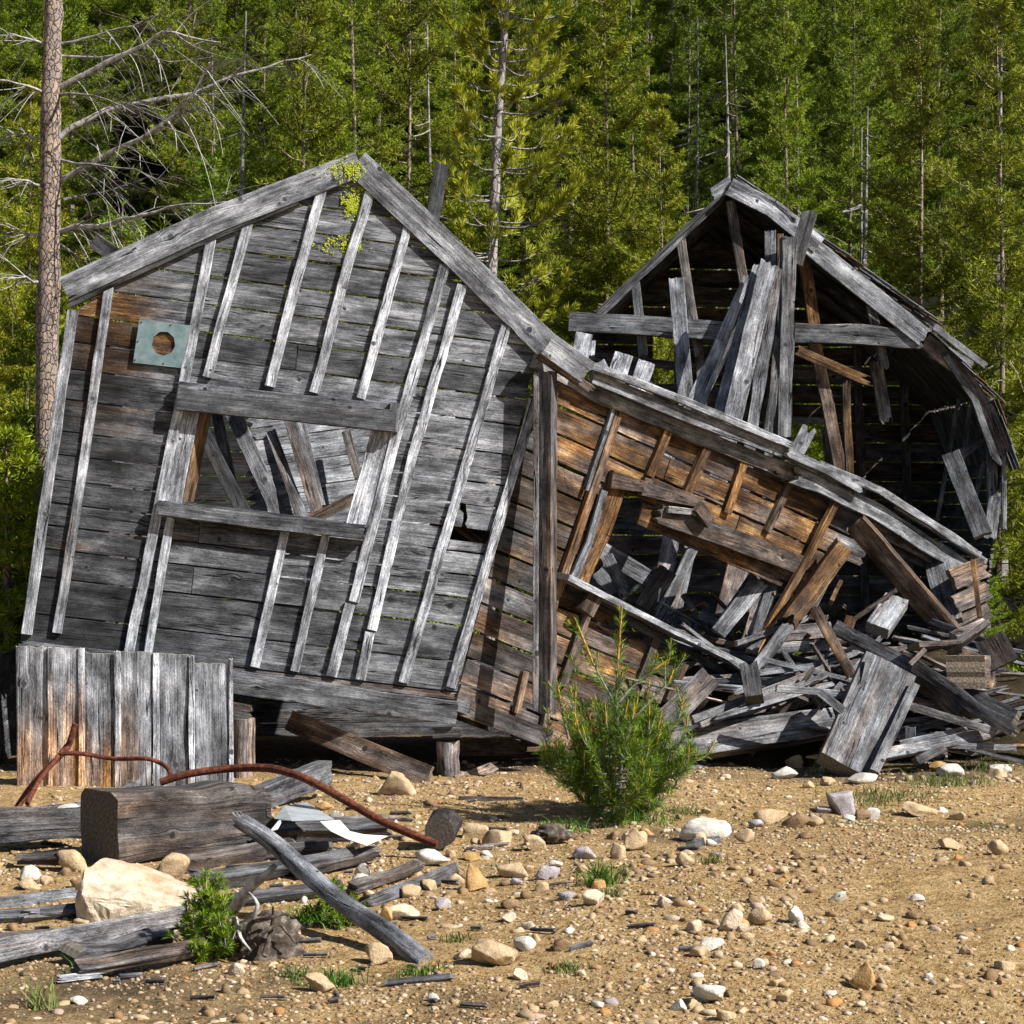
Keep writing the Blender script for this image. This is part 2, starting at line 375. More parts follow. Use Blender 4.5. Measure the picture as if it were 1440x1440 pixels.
    def build(s, name, mats, parent=None, origin=None, kind=None):
        if parent is not None:
            o0 = Vector(parent['_o']) if '_o' in parent else Vector(parent.location)
        elif origin is not None: o0 = Vector(origin)
        else:
            zs = min(v[2] for v in s.v); n = len(s.v)
            o0 = Vector((sum(v[0] for v in s.v) / n, sum(v[1] for v in s.v) / n, zs))
        me = bpy.data.meshes.new(name)
        me.from_pydata([(v[0] - o0[0], v[1] - o0[1], v[2] - o0[2]) for v in s.v], [], s.f)
        me.uv_layers.new(name='grain')
        li = np.zeros(len(me.loops), dtype=np.int32); me.loops.foreach_get('vertex_index', li)
        uvs = np.array(s.uv, dtype=np.float32)[li]; me.uv_layers['grain'].data.foreach_set('uv', uvs.ravel())
        at = me.attributes.new('tint', 'FLOAT_COLOR', 'POINT')
        tt = np.ones((len(s.v), 4), dtype=np.float32); tt[:, :3] = np.array(s.t, dtype=np.float32); at.data.foreach_set('color', tt.ravel())
        if not isinstance(mats, (list, tuple)): mats = [mats]
        for m in mats: me.materials.append(MAT[m] if isinstance(m, str) else m)
        me.polygons.foreach_set('material_index', np.minimum(np.array(s.mi, dtype=np.int32), len(mats) - 1))
        me.polygons.foreach_set('use_smooth', np.array(s.sm, dtype=bool))
        me.update()
        o = bpy.data.objects.new(name, me); C.objects.link(o)
        if parent is not None:
            o.parent = parent; o.location = o0 - Vector(parent['_o']) if '_o' in parent else Vector((0, 0, 0))
        else: o.location = o0
        o['_o'] = tuple(o0)
        if kind: o['kind'] = kind
        return o
WD = ['wood', 'end']
def tag(o, label=None, cat=None, group=None, kind=None):
    if label: o['label'] = label
    if cat: o['category'] = cat
    if group: o['group'] = group
    if kind: o['kind'] = kind
    return o
def empty(name, loc, label, cat, group=None):
    o = bpy.data.objects.new(name, None); C.objects.link(o); o.location = loc; o['_o'] = tuple(loc); o.empty_display_size = .2
    return tag(o, label, cat, group)
def copy_tree(o, parent=None):
    c = o.copy(); C.objects.link(c)
    if parent is not None: c.parent = parent
    for ch in list(o.children): copy_tree(ch, c)
    return c

def raw_mesh(name, V, Fq, tint, mat, parent=None, loc=(0, 0, 0), nper=4, smooth=False):
    """numpy mesh of same-sized faces"""
    me = bpy.data.meshes.new(name); nv = len(V); nf = len(Fq)
    me.vertices.add(nv); me.vertices.foreach_set('co', np.asarray(V, dtype=np.float32).ravel())
    me.loops.add(nf * nper); me.loops.foreach_set('vertex_index', np.asarray(Fq, dtype=np.int32).ravel())
    me.polygons.add(nf); me.polygons.foreach_set('loop_start', np.arange(0, nf * nper, nper, dtype=np.int32))
    me.polygons.foreach_set('loop_total', np.full(nf, nper, dtype=np.int32))
    if smooth: me.polygons.foreach_set('use_smooth', np.ones(nf, dtype=bool))
    me.materials.append(MAT[mat]); me.update(calc_edges=True)
    at = me.attributes.new('tint', 'FLOAT_COLOR', 'POINT')
    tt = np.ones((nv, 4), dtype=np.float32); tt[:, :tint.shape[1]] = tint; at.data.foreach_set('color', tt.ravel())
    o = bpy.data.objects.new(name, me); C.objects.link(o); o.location = loc
    if parent is not None: o.parent = parent
    return o
# ------------------------------------------------------------------ ground
def make_ground_sheet():
    xs = list(np.arange(-4.6, 4.61, .035)); ys = list(np.arange(6.2, 18.0, .035))
    g = .06; x = 4.6
    while x < 95: x += g; g = min(g * 1.18, 6); xs.append(x); xs.insert(0, -x)
    g = .06; y = ys[-1]
    while y < 190: y += g; g = min(g * 1.12, 6); ys.append(y)
    g = .06; y = ys[0]
    while y > -30: y -= g; g = min(g * 1.25, 6); ys.insert(0, y)
    nx, ny = len(xs), len(ys)
    V = np.zeros((ny, nx, 3), dtype=np.float32); T = np.zeros((ny, nx, 3), dtype=np.float32)
    for j, y in enumerate(ys):
        for i, x in enumerate(xs):
            z = gh(x, y)
            V[j, i] = (x, y, z)
            px = 720 + x / y * F if y > 3 else 0
            # darker humus at lower left and along the hollow
            dk = .55 * sstep(9.8, 9.1, y + .25 * N3(x * 1.5, y * 1.5)) * sstep(.2, -.5, x) if y > 3 else 0
            dk = max(dk, .5 * math.exp(-((x - 2.5) / 1.7) ** 2 - ((y - 13.7) / .75) ** 2))
            dk = max(dk, .6 * math.exp(-((x - .5) / .9) ** 2 - ((y - 13.0) / .4) ** 2))
            if y > 15.6: dk = max(dk, .9 * sstep(15.4, 16.6, y)); dk = max(dk, .62 * sstep(13.2, 14.2, y + .3 * N3(x * 2, y * 2, 5)) * sstep(.2, 1.2, x))
            ms = math.exp(-((x - 2.6) / 1.3) ** 2 - ((y - 13.6) / .45) ** 2) * (.5 + 1.6 * max(0, N3(x * 3, y * 5, 4)))
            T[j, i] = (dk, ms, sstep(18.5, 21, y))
    idx = np.arange(nx * ny).reshape(ny, nx)
    Fq = np.stack([idx[:-1, :-1], idx[:-1, 1:], idx[1:, 1:], idx[1:, :-1]], -1).reshape(-1, 4)
    o = raw_mesh('ground', V.reshape(-1, 3), Fq, T.reshape(-1, 3), 'ground', smooth=True)
    tag(o, 'bare tan gravelly soil running back to a forested hillside', 'ground', kind='structure')
make_ground_sheet()

def ico(sub):
    import bmesh
    bm = bmesh.new(); bmesh.ops.create_icosphere(bm, subdivisions=sub, radius=1)
    V = np.array([v.co[:] for v in bm.verts]); Fc = np.array([[v.index for v in f.verts] for f in bm.faces]); bm.free(); return V, Fc

def make_gravel():
    rs = np.random.RandomState(3)
    V0, F0 = ico(1); V1, F1 = ico(2)
    pal = np.array([(.44, .32, .19), (.50, .38, .24), (.30, .19, .10), (.36, .24, .13), (.56, .45, .32), (.64, .57, .47), (.22, .15, .09), (.50, .36, .29), (.36, .31, .33), (.44, .22, .08)])
    pw = np.array([.2, .17, .14, .17, .12, .04, .08, .03, .012, .04]); pw /= pw.sum()
    VV = []; FF = []; TT = []; off = 0
    def put(x, y, r, base, col):
        nonlocal off
        bV, bF = base
        a = rs.rand() * 6.28; sc = r * np.array([rs.uniform(.8, 1.4), rs.uniform(.7, 1.1), rs.uniform(.45, .85)])
        v = bV * (1 + rs.uniform(-.2, .2, (len(bV), 1)))
        if len(bV) > 20:
            for _ in range(7):
                n = rs.normal(size=3); n /= np.linalg.norm(n); dd = v @ n; lim = rs.uniform(.45, .8)
                v = v - np.outer(np.maximum(dd - lim, 0), n)
        v = v * sc; ca, sa = math.cos(a), math.sin(a)
        v = np.stack([v[:, 0] * ca - v[:, 1] * sa, v[:, 0] * sa + v[:, 1] * ca, v[:, 2]], 1)
        v += (x, y, gh(x, y) + sc[2] * rs.uniform(-.35, .3))
        VV.append(v); FF.append(bF + off); TT.append(np.repeat(col[None], len(bV), 0)); off += len(bV)
    for k in range(40000):
        d = 8.0 + 8.8 * rs.rand() ** 1.15; x = rs.uniform(-1, 1) * (.29 * d)
        dens = .5 + 1.1 * N3(x * .8, d * .8, 11) + .5 * N3(x * 3, d * 3, 12)
        if x < -.4 and d < 9.7: dens -= .35
        if rs.rand() > dens + .25: continue
        r = .0045 + .012 * rs.rand() ** 2.2
        put(x, d, r, (V0, F0), pal[rs.choice(10, p=pw)] * rs.uniform(.7, 1.15))
    for k in range(6300):
        d = 8.0 + 8.8 * rs.rand(); x = rs.uniform(-1, 1) * (.29 * d)
        if rs.rand() > .45 + 1.3 * N3(x * .7, d * .7, 15): continue
        r = .012 + .026 * rs.rand() ** 2.0
        put(x, d, r, (V1, F1), pal[rs.choice(10, p=pw)] * rs.uniform(.8, 1.2))
    V = np.concatenate(VV); Fc = np.concatenate(FF); T = np.concatenate(TT)
    o = raw_mesh('gravel', V, Fc, T, 'pebble', nper=3)
    tag(o, 'loose tan gravel and pebbles scattered over the bare soil', 'gravel', kind='stuff')
make_gravel()

ICO4 = ico(4); ICO3 = ico(3)
def stone(px, pyb, w, h, mat, label, seed, group=None, sink=.45, deep=.8, facets=15, rot=None, flat=False, name='stone', shape=None, cat='stone'):
    """stone whose foot meets the ground at pixel (px, pyb)"""
    rs = np.random.RandomState(seed); d = gd(px, pyb); mpx = d / F
    W = w * mpx / 2; H = h * mpx / (2 - sink * .8) * .92 ; D = W * deep
    V, Fc = ICO4 if w > 60 else ICO3
    v = V.copy()
    for _ in range(facets):
        n = rs.normal(size=3); n[2] *= .8; n /= np.linalg.norm(n); lim = rs.uniform(.42, .8)
        v = v - np.outer(np.maximum(v @ n - lim, 0), n) * .985
    if shape == 'peak':
        v[:, 0] *= (1.15 - .75 * np.clip(v[:, 2] + .2, 0, 1)); v[:, 1] *= (1.1 - .6 * np.clip(v[:, 2] + .2, 0, 1))
    if shape == 'wedge':
        v[:, 2] = np.minimum(v[:, 2], .62 - .38 * v[:, 0]); v[:, 0] = v[:, 0] * 1.1
    if shape == 'cube':
        v = np.sign(v) * np.minimum(np.abs(v) * 1.3, .80)
    v[:, 2] /= max(abs(v[:, 2].max()), .3); v[:, 0] /= np.abs(v[:, 0]).max(); v[:, 1] /= np.abs(v[:, 1]).max()
    ph = rs.uniform(0, 99)
    for i in range(len(v)):
        q = v[i]; k = .07 * N3(q[0] * 2 + ph, q[1] * 2, q[2] * 2) + .035 * N3(q[0] * 6 + ph, q[1] * 6, q[2] * 6) + .015 * N3(q[0] * 16 + ph, q[1] * 16, q[2] * 16)
        v[i] = q * (1 + k)
    v = v * np.array([W, D, H])
    if rot: 
        a = math.radians(rot); x = v[:, 0] * math.cos(a) + v[:, 2] * math.sin(a); z = -v[:, 0] * math.sin(a) + v[:, 2] * math.cos(a); v[:, 0] = x; v[:, 2] = z
    g = P(px, pyb, d); zc = H * (1 - sink * .8)
    v[:, 2] += zc; v[:, 1] += D * .6
    o = raw_mesh(name, v, Fc, np.ones((len(v), 3)) * .5, mat, loc=(g.x, g.y, gh(g.x, g.y)), nper=3, smooth=(w < 0))
    return tag(o, label, cat, group)

ST = [ # px, foot y, w, h, material, label, extra
 (238, 1243, 56, 46, 'tan_stone', 'rough pale stone perched beside the flat boulder under the thick timber', dict()),
 (100, 1226, 46, 34, 'tan_stone', 'pale rounded stone just left of the cut end of the squared timber', dict()),
 (40, 1238, 34, 22, 'white_stone', 'pale stone at the far left edge in front of the grey log', dict()),
 (36, 1252, 40, 20, 'tan_stone', 'low tan stone below the pale one at the far left edge', dict()),
 (90, 1160, 56, 30, 'white_stone', 'white rounded stone wedged among rusty bars left of the squared timber', dict()),
 (557, 1118, 58, 36, 'tan_stone', 'pointed tan rock resting against the foot of the slanting brown board', dict(shape='peak')),
 (665, 1254, 42, 42, 'orange_stone', 'upright orange stone at the right end of the thin half buried beam', dict(shape='peak')),
 (606, 1222, 52, 26, 'white_stone', 'flat whitish stone below the end of the long rusty pipe', dict()),
 (512, 1236, 30, 24, 'white_stone', 'white stone just above the fallen pole, upper of two', dict()),
 (508, 1252, 32, 26, 'white_stone', 'white stone just above the fallen pole, lower of two', dict()),
 (560, 1295, 58, 24, 'pink_stone', 'long pinkish white stone right of the middle of the fallen pole', dict()),
 (543, 1300, 22, 28, 'orange_stone', 'small upright orange stone beside the long pinkish stone', dict()),
 (622, 1280, 26, 18, 'purple_stone', 'small bluish grey stone below the upright orange stone', dict()),
 (531, 1356, 42, 32, 'tan_stone', 'pale tan stone beside the foot of the fallen pole', dict()),
 (448, 1395, 46, 26, 'tan_stone', 'rounded brown tan stone near the bottom left of the grass tuft', dict()),
 (695, 1360, 66, 40, 'tan_stone', 'large lumpy tan rock at bottom centre', dict()),
 (735, 1338, 40, 22, 'white_stone', 'pale rock behind the lumpy tan rock at bottom centre', dict()),
 (700, 1190, 46, 24, 'tan_stone', 'rounded tan stone left of the young pine', dict()),
 (750, 1196, 38, 24, 'tan_stone', 'rounded pale stone in the shade at the foot of the young pine', dict()),
 (667, 1180, 40, 24, 'tan_stone', 'tan stone right of the round dark stump', dict()),
 (722, 1235, 50, 22, 'tan_stone', 'low sandy stone touching a bluish white one below the young pine', dict()),
 (771, 1237, 36, 22, 'purple_stone', 'bluish white faceted stone beside the low sandy one', dict()),
 (722, 1245, 28, 10, 'purple_stone', 'thin lilac flat stone under the low sandy stone', dict()),
 (820, 1208, 38, 17, 'purple_stone', 'flat bluish white stone below the young pine', dict()),
 (898, 1196, 42, 34, 'tan_stone', 'pointed tan stone right below the young pine', dict(shape='peak')),
 (866, 1208, 30, 24, 'tan_stone', 'tan stone left of the pointed one below the young pine', dict()),
 (990, 1182, 80, 30, 'white_stone', 'large smooth cream rock right of the young pine', dict(facets=4, sink=.25)),
 (984, 1192, 26, 24, 'tan_stone', 'pale stone leaning on the large cream rock', dict()),
 (1048, 1186, 28, 24, 'tan_stone', 'pale tan stone right of the large cream rock', dict()),
 (962, 1219, 32, 22, 'tan_stone', 'squarish tan stone below the large cream rock', dict()),
 (836, 1273, 36, 22, 'pink_stone', 'pink and white split stone on open soil below the grass tuft', dict()),
 (797, 1266, 26, 13, 'purple_stone', 'small lilac stone left of the pink and white split stone', dict()),
 (713, 1298, 26, 14, 'pink_stone', 'small rose coloured stone left on the open soil', dict()),
 (1030, 1312, 38, 34, 'pink_stone', 'round pinkish rock, left of the pair on the mound', dict()),
 (1066, 1302, 40, 28, 'tan_stone', 'round greyish rock, right of the pair on the mound', dict()),
 (1044, 1308, 20, 20, 'orange_stone', 'orange stone between the two round rocks on the mound', dict()),
 (1117, 1298, 28, 26, 'white_stone', 'pale rock standing alone right of the pair on the mound', dict()),
 (1000, 1338, 40, 20, 'white_stone', 'low pale stone below the pair of round rocks', dict()),
 (983, 1346, 26, 16, 'tan_stone', 'tan stone left of the low pale stone near bottom', dict()),
 (1000, 1412, 52, 28, 'white_stone', 'white rock at the bottom edge right of centre', dict()),
 (1218, 1392, 46, 42, 'orange_stone', 'ochre pyramid shaped rock near the bottom right', dict(shape='peak')),
 (1066, 1363, 22, 16, 'white_stone', 'small white stone on the greenish patch near the bottom', dict()),
 (1104, 1410, 26, 20, 'tan_stone', 'tan stone at the bottom edge on the greenish patch', dict()),
 (1184, 1146, 34, 32, 'purple_stone', 'pale lilac cube shaped rock with banding on the mossy rim', dict(shape='cube', facets=9, rot=-9)),
 (1158, 1144, 24, 11, 'purple_stone', 'dark plum stone touching the lilac cube shaped rock', dict()),
 (1108, 1096, 44, 18, 'white_stone', 'cream stone left of the foot of the wide propped plank', dict()),
 (1212, 1102, 48, 16, 'white_stone', 'low cream rock at the foot of the wide propped plank', dict()),
 (1164, 1105, 24, 13, 'tan_stone', 'small buff stone left of the low cream rock', dict()),
 (1118, 1080, 28, 20, 'tan_stone', 'greenish tan stone under the grey squared timber end', dict()),
 (1300, 1148, 62, 16, 'tan_stone', 'long yellowish slab of rock half sunk in the moss', dict(rot=12)),
 (1325, 1136, 20, 9, 'white_stone', 'small pale flat stone in the dark hollow', dict()),
 (1348, 1152, 24, 14, 'tan_stone', 'oval buff stone at the edge of the dark hollow', dict()),
 (1318, 1086, 34, 16, 'orange_stone', 'orange tinged stone by the planks at right', dict()),
 (1340, 1092, 48, 18, 'white_stone', 'rounded pale stone beside the orange tinged one at right', dict()),
 (1405, 1088, 36, 13, 'white_stone', 'white flat stone near the right edge below the planks', dict()),
 (1338, 1196, 34, 18, 'tan_stone', 'buff stone casting shadow on the open soil at right', dict()),
 (1408, 1202, 36, 22, 'tan_stone', 'round buff stone at the right edge', dict()),
 (1120, 1165, 40, 24, 'brown_stone', 'brown rock on the rim left of the lilac cube shaped rock', dict()),
 (1085, 1158, 52, 22, 'tan_stone', 'broad sandy rock buried in the rim', dict()),
 (1062, 1165, 26, 14, 'purple_stone', 'small pale lilac stone beside the broad sandy rock', dict()),
 (1180, 1268, 26, 15, 'white_stone', 'pale stone alone on the open soil right of centre', dict()),
 (1288, 1298, 28, 10, 'brown_stone', 'dark flat stone on the open soil at right', dict()),
 (1310, 1304, 20, 10, 'brown_stone', 'small brown stone beside the dark flat one', dict()),
 (1290, 1268, 24, 11, 'white_stone', 'pale chip of rock above the dark flat stone', dict()),
 (1305, 1378, 16, 10, 'white_stone', 'tiny white stone near the bottom right corner', dict()),
 (360, 1118, 30, 20, 'orange_stone', 'brownish stone under the bend of the long rusty pipe', dict()),
 (455, 1140, 26, 14, 'orange_stone', 'orange stone just behind the metal sheet', dict()),
 (1172, 1142, 20, 9, 'tan_stone', 'small buff chip beside the dark plum stone', dict()),
]
def boulder():
    import bmesh
    d = gd(150, 1300); g = P(196, 1300, d)
    bm = bmesh.new()
    for p in [(-.27, .02, -.06), (-.14, -.05, -.06), (.10, -.03, -.06), (.29, .05, -.06), (-.29, .03, .10), (-.25, -.01, .135), (-.12, -.045, .075), (.06, -.03, .10), (.29, .05, .075), (.31, .12, .08),
              (-.27, .16, .22), (-.20, .30, .245), (-.08, .34, .225), (.08, .34, .165), (.28, .30, .095), (-.26, .35, -.06), (.28, .33, -.06)]: bm.verts.new(p)
    r = bmesh.ops.convex_hull(bm, input=bm.verts)
    bmesh.ops.delete(bm, geom=[v for v in bm.verts if not v.link_faces], context='VERTS')
    bmesh.ops.subdivide_edges(bm, edges=bm.edges, cuts=7, use_grid_fill=True)
    bm.normal_update(); mv = []
    for v in bm.verts:
        q = v.co; mv.append(v.normal * (.016 * N3(q.x * 7, q.y * 7, q.z * 7) + .010 * N3(q.x * 18, q.y * 18, q.z * 18) + .005 * N3(q.x * 45, q.y * 45, q.z * 45)))
    for v, k in zip(bm.verts, mv): v.co += k
    me = bpy.data.meshes.new('boulder'); bm.to_mesh(me); bm.free(); me.materials.append(MAT['pink_stone'])
    o = bpy.data.objects.new('boulder', me); C.objects.link(o); o.location = (g.x, g.y, gh(g.x, g.y))
    tag(o, 'largest pale peach boulder, flat sloping top, in front of the massive squared timber', 'boulder')
boulder()
for i, s in enumerate(ST):
    stone(*s[:6], seed=100 + i, **s[6])
for k in range(105):
    px = rnd.uniform(10, 1435); py = rnd.uniform(1100, 1435)
    if k % 3:
        cx, cy, sx, sy = rnd.choice([(880, 1205, 150, 28), (1050, 1165, 110, 22), (1050, 1300, 60, 25), (700, 1345, 80, 30), (620, 1260, 70, 40), (560, 1210, 60, 20), (1180, 1100, 120, 14), (130, 1245, 90, 14), (980, 1400, 100, 20)])
        px = rnd.gauss(cx, sx); py = min(1435, max(1085, rnd.gauss(cy, sy)))
    if px < 460 and py < 1330 and k % 3 == 0: px += 480
    if 760 < px < 970 and py < 1170: continue
    w = rnd.uniform(12, 32)
    stone(px, py, w, w * rnd.uniform(.4, .65), rnd.choice(['tan_stone', 'tan_stone', 'tan_stone', 'brown_stone', 'white_stone', 'orange_stone', 'pink_stone']),
          'small rough stone lying loose on the bare ground', 500 + k, group='small loose stones on the bare ground', sink=.75)
# ------------------------------------------------------------------ leaning cabin
GP = Plane(P(640, 985, 16.0), Vector((0.06, -1, 0.035)))        # gable wall plane
A_ = GP.hit(640, 985); B_ = GP.hit(757, 515)
cl = (B_ - A_).normalized(); sdir = Vector((math.cos(math.radians(36)), math.sin(math.radians(36)), 0))
sn = cl.cross(sdir).normalized()
if sn.y > 0: sn = -sn
SP = Plane(A_, sn)                                             # side wall plane
cabin = empty('leaning_cabin', (GP.hit(330, 960).x, GP.hit(330, 960).y + 1.2, 0.0), 'grey weathered board cabin with gable front, slumping to the right, warm brown side wall', 'cabin')

def xline(p, q, y0, sl, xref):
    """intersection of the edge p->q with the line y = y0 + sl*(x-xref)"""
    (x1, y1), (x2, y2) = p, q
    den = (y2 - y1) - sl * (x2 - x1)
    if abs(den) < 1e-9: return x1
    t = (y0 + sl * (x1 - xref) - y1) / den
    return x1 + (x2 - x1) * t
def pts_line(y0, sl, xref, x): return y0 + sl * (x - xref)

def gstain(px, py):
    n = N3(px * .012, py * .03, 4.2); n2 = N3(px * .03, py * .07, 9.1)
    b = 1.0 + .35 * n; br = .0
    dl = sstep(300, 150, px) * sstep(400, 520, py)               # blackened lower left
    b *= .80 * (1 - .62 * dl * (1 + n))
    og = math.exp(-((px - 150) / 55) ** 2 - ((py - 500) / 85) ** 2); br += 1.25 * og
    og = math.exp(-((px - 100) / 50) ** 2 - ((py - 790) / 30) ** 2); br += .6 * og
    og = math.exp(-((px - 250) / 60) ** 2 - ((py - 750) / 14) ** 2); br += .55 * og
    og = math.exp(-((px - 190) / 60) ** 2 - ((py - 400) / 24) ** 2); br += .35 * og; b *= 1 - .35 * og
    b *= 1 + .55 * math.exp(-((px - 245) / 35) ** 2 - ((py - 540) / 40) ** 2)
    b *= 1 + .30 * sstep(820, 930, py) * sstep(200, 340, px) + .25 * sstep(470, 560, px)
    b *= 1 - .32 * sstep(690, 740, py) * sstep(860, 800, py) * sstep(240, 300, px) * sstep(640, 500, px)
    return b * (1 + .3 * n2), clamp(br + .12 * max(0, n2))
def topx(p): 
    k = F / p.y; return 720 + p.x * k, 720 - (p.z - CAMZ) * k
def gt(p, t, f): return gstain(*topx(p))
mb = MB()
LE = ((103, 432), (28, 905)); RE = ((752, 505), (640, 985)); LR = ((95, 436), (503, 228)); RR = ((500, 225), (778, 512))
rows = [216, 250, 285, 322, 362, 402, 442, 481, 519, 557, 600, 645, 678, 713, 746, 778, 811, 851, 903, 946]
OT, OB = 584, 722
OL = ((262, 575), (236, 708)); OR = ((545, 600), (500, 742))
def sl_(y): return .135 - .02 * (y - 300) / 600
def gboard(ya, yb, L, R, th=.022, **k):
    sa, sb = sl_(ya), sl_(yb); g = rnd.uniform(.9, 1.6)
    a = []
    for y, s in ((yb - g, sb), (ya + g, sa)):
        a.append((L(y, s), R(y, s)))
    (lb, rb), (lt, rt) = a
    if rb - lb < 3 and rt - lt < 3: return
    rt = max(rt, lt + 1); rb = max(rb, lb + 1)
    off = rnd.uniform(-.003, .004)
    q = lambda x, y, s: GP.hit(x, pts_line(y, s, 400, x), off)
    if th == .022: th = .022 + off
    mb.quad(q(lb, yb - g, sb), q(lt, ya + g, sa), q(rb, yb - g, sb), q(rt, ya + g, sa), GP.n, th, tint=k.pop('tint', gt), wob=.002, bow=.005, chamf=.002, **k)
def left(y, s):
    c = [xline(*LE, y, s, 400), xline(*LR, y, s, 400)]; yl = pts_line(y, s, 400, c[0])
    return c[1] if yl < 432 else c[0]
def right(y, s):
    c = [xline(*RE, y, s, 400), xline(*RR, y, s, 400)]; yl = pts_line(y, s, 400, c[0])
    return c[1] if yl < 508 else c[0]
lo = lambda y, s: xline(*OL, y, s, 400); ro = lambda y, s: xline(*OR, y, s, 400)
prev = 201
for ya, yb in zip(rows[:-1], rows[1:]):
    var = rnd.uniform(.5, 1.4)
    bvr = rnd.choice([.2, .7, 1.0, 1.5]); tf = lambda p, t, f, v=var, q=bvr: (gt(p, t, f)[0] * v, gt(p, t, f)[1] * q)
    if yb < OT or ya > OB:
        if ya == 746 - 0 and False: pass
        if ya == 713: pass
        if rnd.random() < .55 and yb - ya > 20 and ya > 260:
            jx = rnd.uniform(300, 620) if ya < 700 else rnd.uniform(250, 560)
            gboard(ya, yb, left, lambda y, s: jx - .3 * (y - ya) / 3, tint=tf); v2 = var * rnd.uniform(.8, 1.2)
            gboard(ya, yb, lambda y, s: jx + 1.2 - .3 * (y - ya) / 3, right, tint=lambda p, t, f: (gt(p, t, f)[0] * v2, gt(p, t, f)[1]))
        else: gboard(ya, yb, left, right, tint=tf)
    else:
        gboard(ya, yb, left, lo, tint=tf)
        v3 = rnd.uniform(.85, 1.3); tr = lambda p, t, f, v=v3: (gt(p, t, f)[0] * v, gt(p, t, f)[1])
        if ya < OT: gboard(ya, OT, lo, ro, tint=tf)
        if yb > OB: gboard(OB, yb, lo, ro, tint=tf)
        if ya == 678: gboard(ya, yb, ro, lambda y, s: 652, rag=(0, .03), tint=tr); gboard(ya, yb, lambda y, s: 654, right, rag=(.02, 0), tint=tr)
        elif ya == 713:
            gboard(ya, yb, ro, lambda y, s: 634, rag=(0, .04), tint=tr); gboard((ya + yb) / 2, yb, lambda y, s: 630, lambda y, s: 690, rag=(0, .03), tint=tr); gboard(ya + 4, yb, lambda y, s: 688, right, rag=(.02, 0), tint=tr)
        else: gboard(ya, yb, ro, right, tint=tr)
# ragged bottom board
gboard(946, 958, lambda y, s: 328, right, tint=lambda p, t, f: (.9, .5), rag=(.01, .02))
gboard(946, 985, lambda y, s: 26, lambda y, s: 330, tint=gt)
mb.build('gable_wall', WD, cabin)

def on(name, plane, pts, wpx, th, off, parent, bright=1.0, brown=0.0, rag=(0, 0), kids=None, label=None, **k):
    """strip nailed on a plane, centre line through pixels pts"""
    m = MB()
    cont = {}
    for ii, (p, q) in enumerate(zip(pts[:-1], pts[1:])):
        rg = (rag[0] if ii == 0 else 0, rag[1] if ii == len(pts) - 2 else 0)
        a = plane.hit(*p, off); b = plane.hit(*q, off); d = ((a - CAM).length / F)
        sd = (b - a).cross(plane.n).normalized(); w = wpx * d / 2; w2 = (k.get('w2', wpx)) * d / 2
        kk = {x: y for x, y in k.items() if x != 'w2'}
        m.quad(a - sd * w, a + sd * w, b - sd * w2, b + sd * w2, plane.n, th, bright=bright, brown=brown, rag=rg, cont=cont, **kk)
    o = m.build(name, WD, parent)
    if label: o['label'] = label
    return o
def battens(lst, plane, off=.030, th=.028, **kw):
    for i, (pts, w, b, br) in enumerate(lst):
        on('batten', plane, pts, w, th, off, cabin, b * 1.85, br, wob=.004, bow=0, **kw)
battens([
 ([(102, 436), (70, 660), (37, 892)], 15, .9, .0), ([(153, 402), (118, 645), (80, 890)], 13, .95, .12),
 ([(297, 335), (262, 520), (181, 917)], 14, 1.25, 0), ([(350, 310), (320, 420), (291, 530)], 13, 1.25, 0),
 ([(454, 262), (414, 405), (379, 543)], 14, 1.35, 0), ([(520, 270), (480, 405)], 14, 1.35, 0), ([(482, 398), (442, 552)], 14, 1.35, 0), ([(573, 320), (540, 440), (507, 560)], 13, 1.4, 0),
 ([(626, 372), (590, 500), (560, 600), (497, 846)], 15, 1.4, 0), ([(492, 849), (466, 951)], 15, 1.4, 0),
 ([(650, 400), (625, 490), (580, 640), (523, 886)], 14, 1.45, 0), ([(520, 889), (507, 956)], 14, 1.4, 0),
 ([(712, 458), (665, 620), (610, 810), (567, 960)], 14, 1.5, 0), ([(752, 562), (700, 740), (634, 967)], 14, 1.5, 0),
 ([(240, 728), (222, 830), (208, 917)], 12, 1.1, .05), ([(402, 744), (358, 938)], 13, 1.25, 0), ([(458, 752), (414, 944)], 13, 1.3, 0)], GP)
# barge boards
on('barge_board', GP, [(90, 407), (300, 310), (506, 230)], 36, .035, .045, cabin, 1.6, 0, bow=.004, w2=36)
on('barge_board', GP, [(501, 228), (640, 358), (771, 488)], 38, .035, .041, cabin, 1.15, 0, bow=.004, label='darker right hand barge board')
on('barge_underlayer', GP, [(96, 429), (300, 334), (420, 283)], 8, .04, .034, cabin, .35, .1)
# roof deck left behind the barge boards
m = MB()
for (p, q, dp) in (((94, 404), (503, 226), .40), ((503, 226), (766, 476), .10)):
    a = GP.hit(*p, .02); b = GP.hit(*q, .02); n = 5
    for i in range(n):
        y0 = dp * i / n; y1 = dp * (i + 1) / n - .006; o1 = Vector((0, y0, 0)); o2 = Vector((0, y1, 0))
        up = (b - a).cross(Vector((0, 1, 0))).normalized(); up = up if up.z > 0 else -up
        m.quad(a + o1, a + o2, b + o1, b + o2, up, .022, bright=.8, rag=(.02, .02))
m.build('roof_deck', WD, cabin)
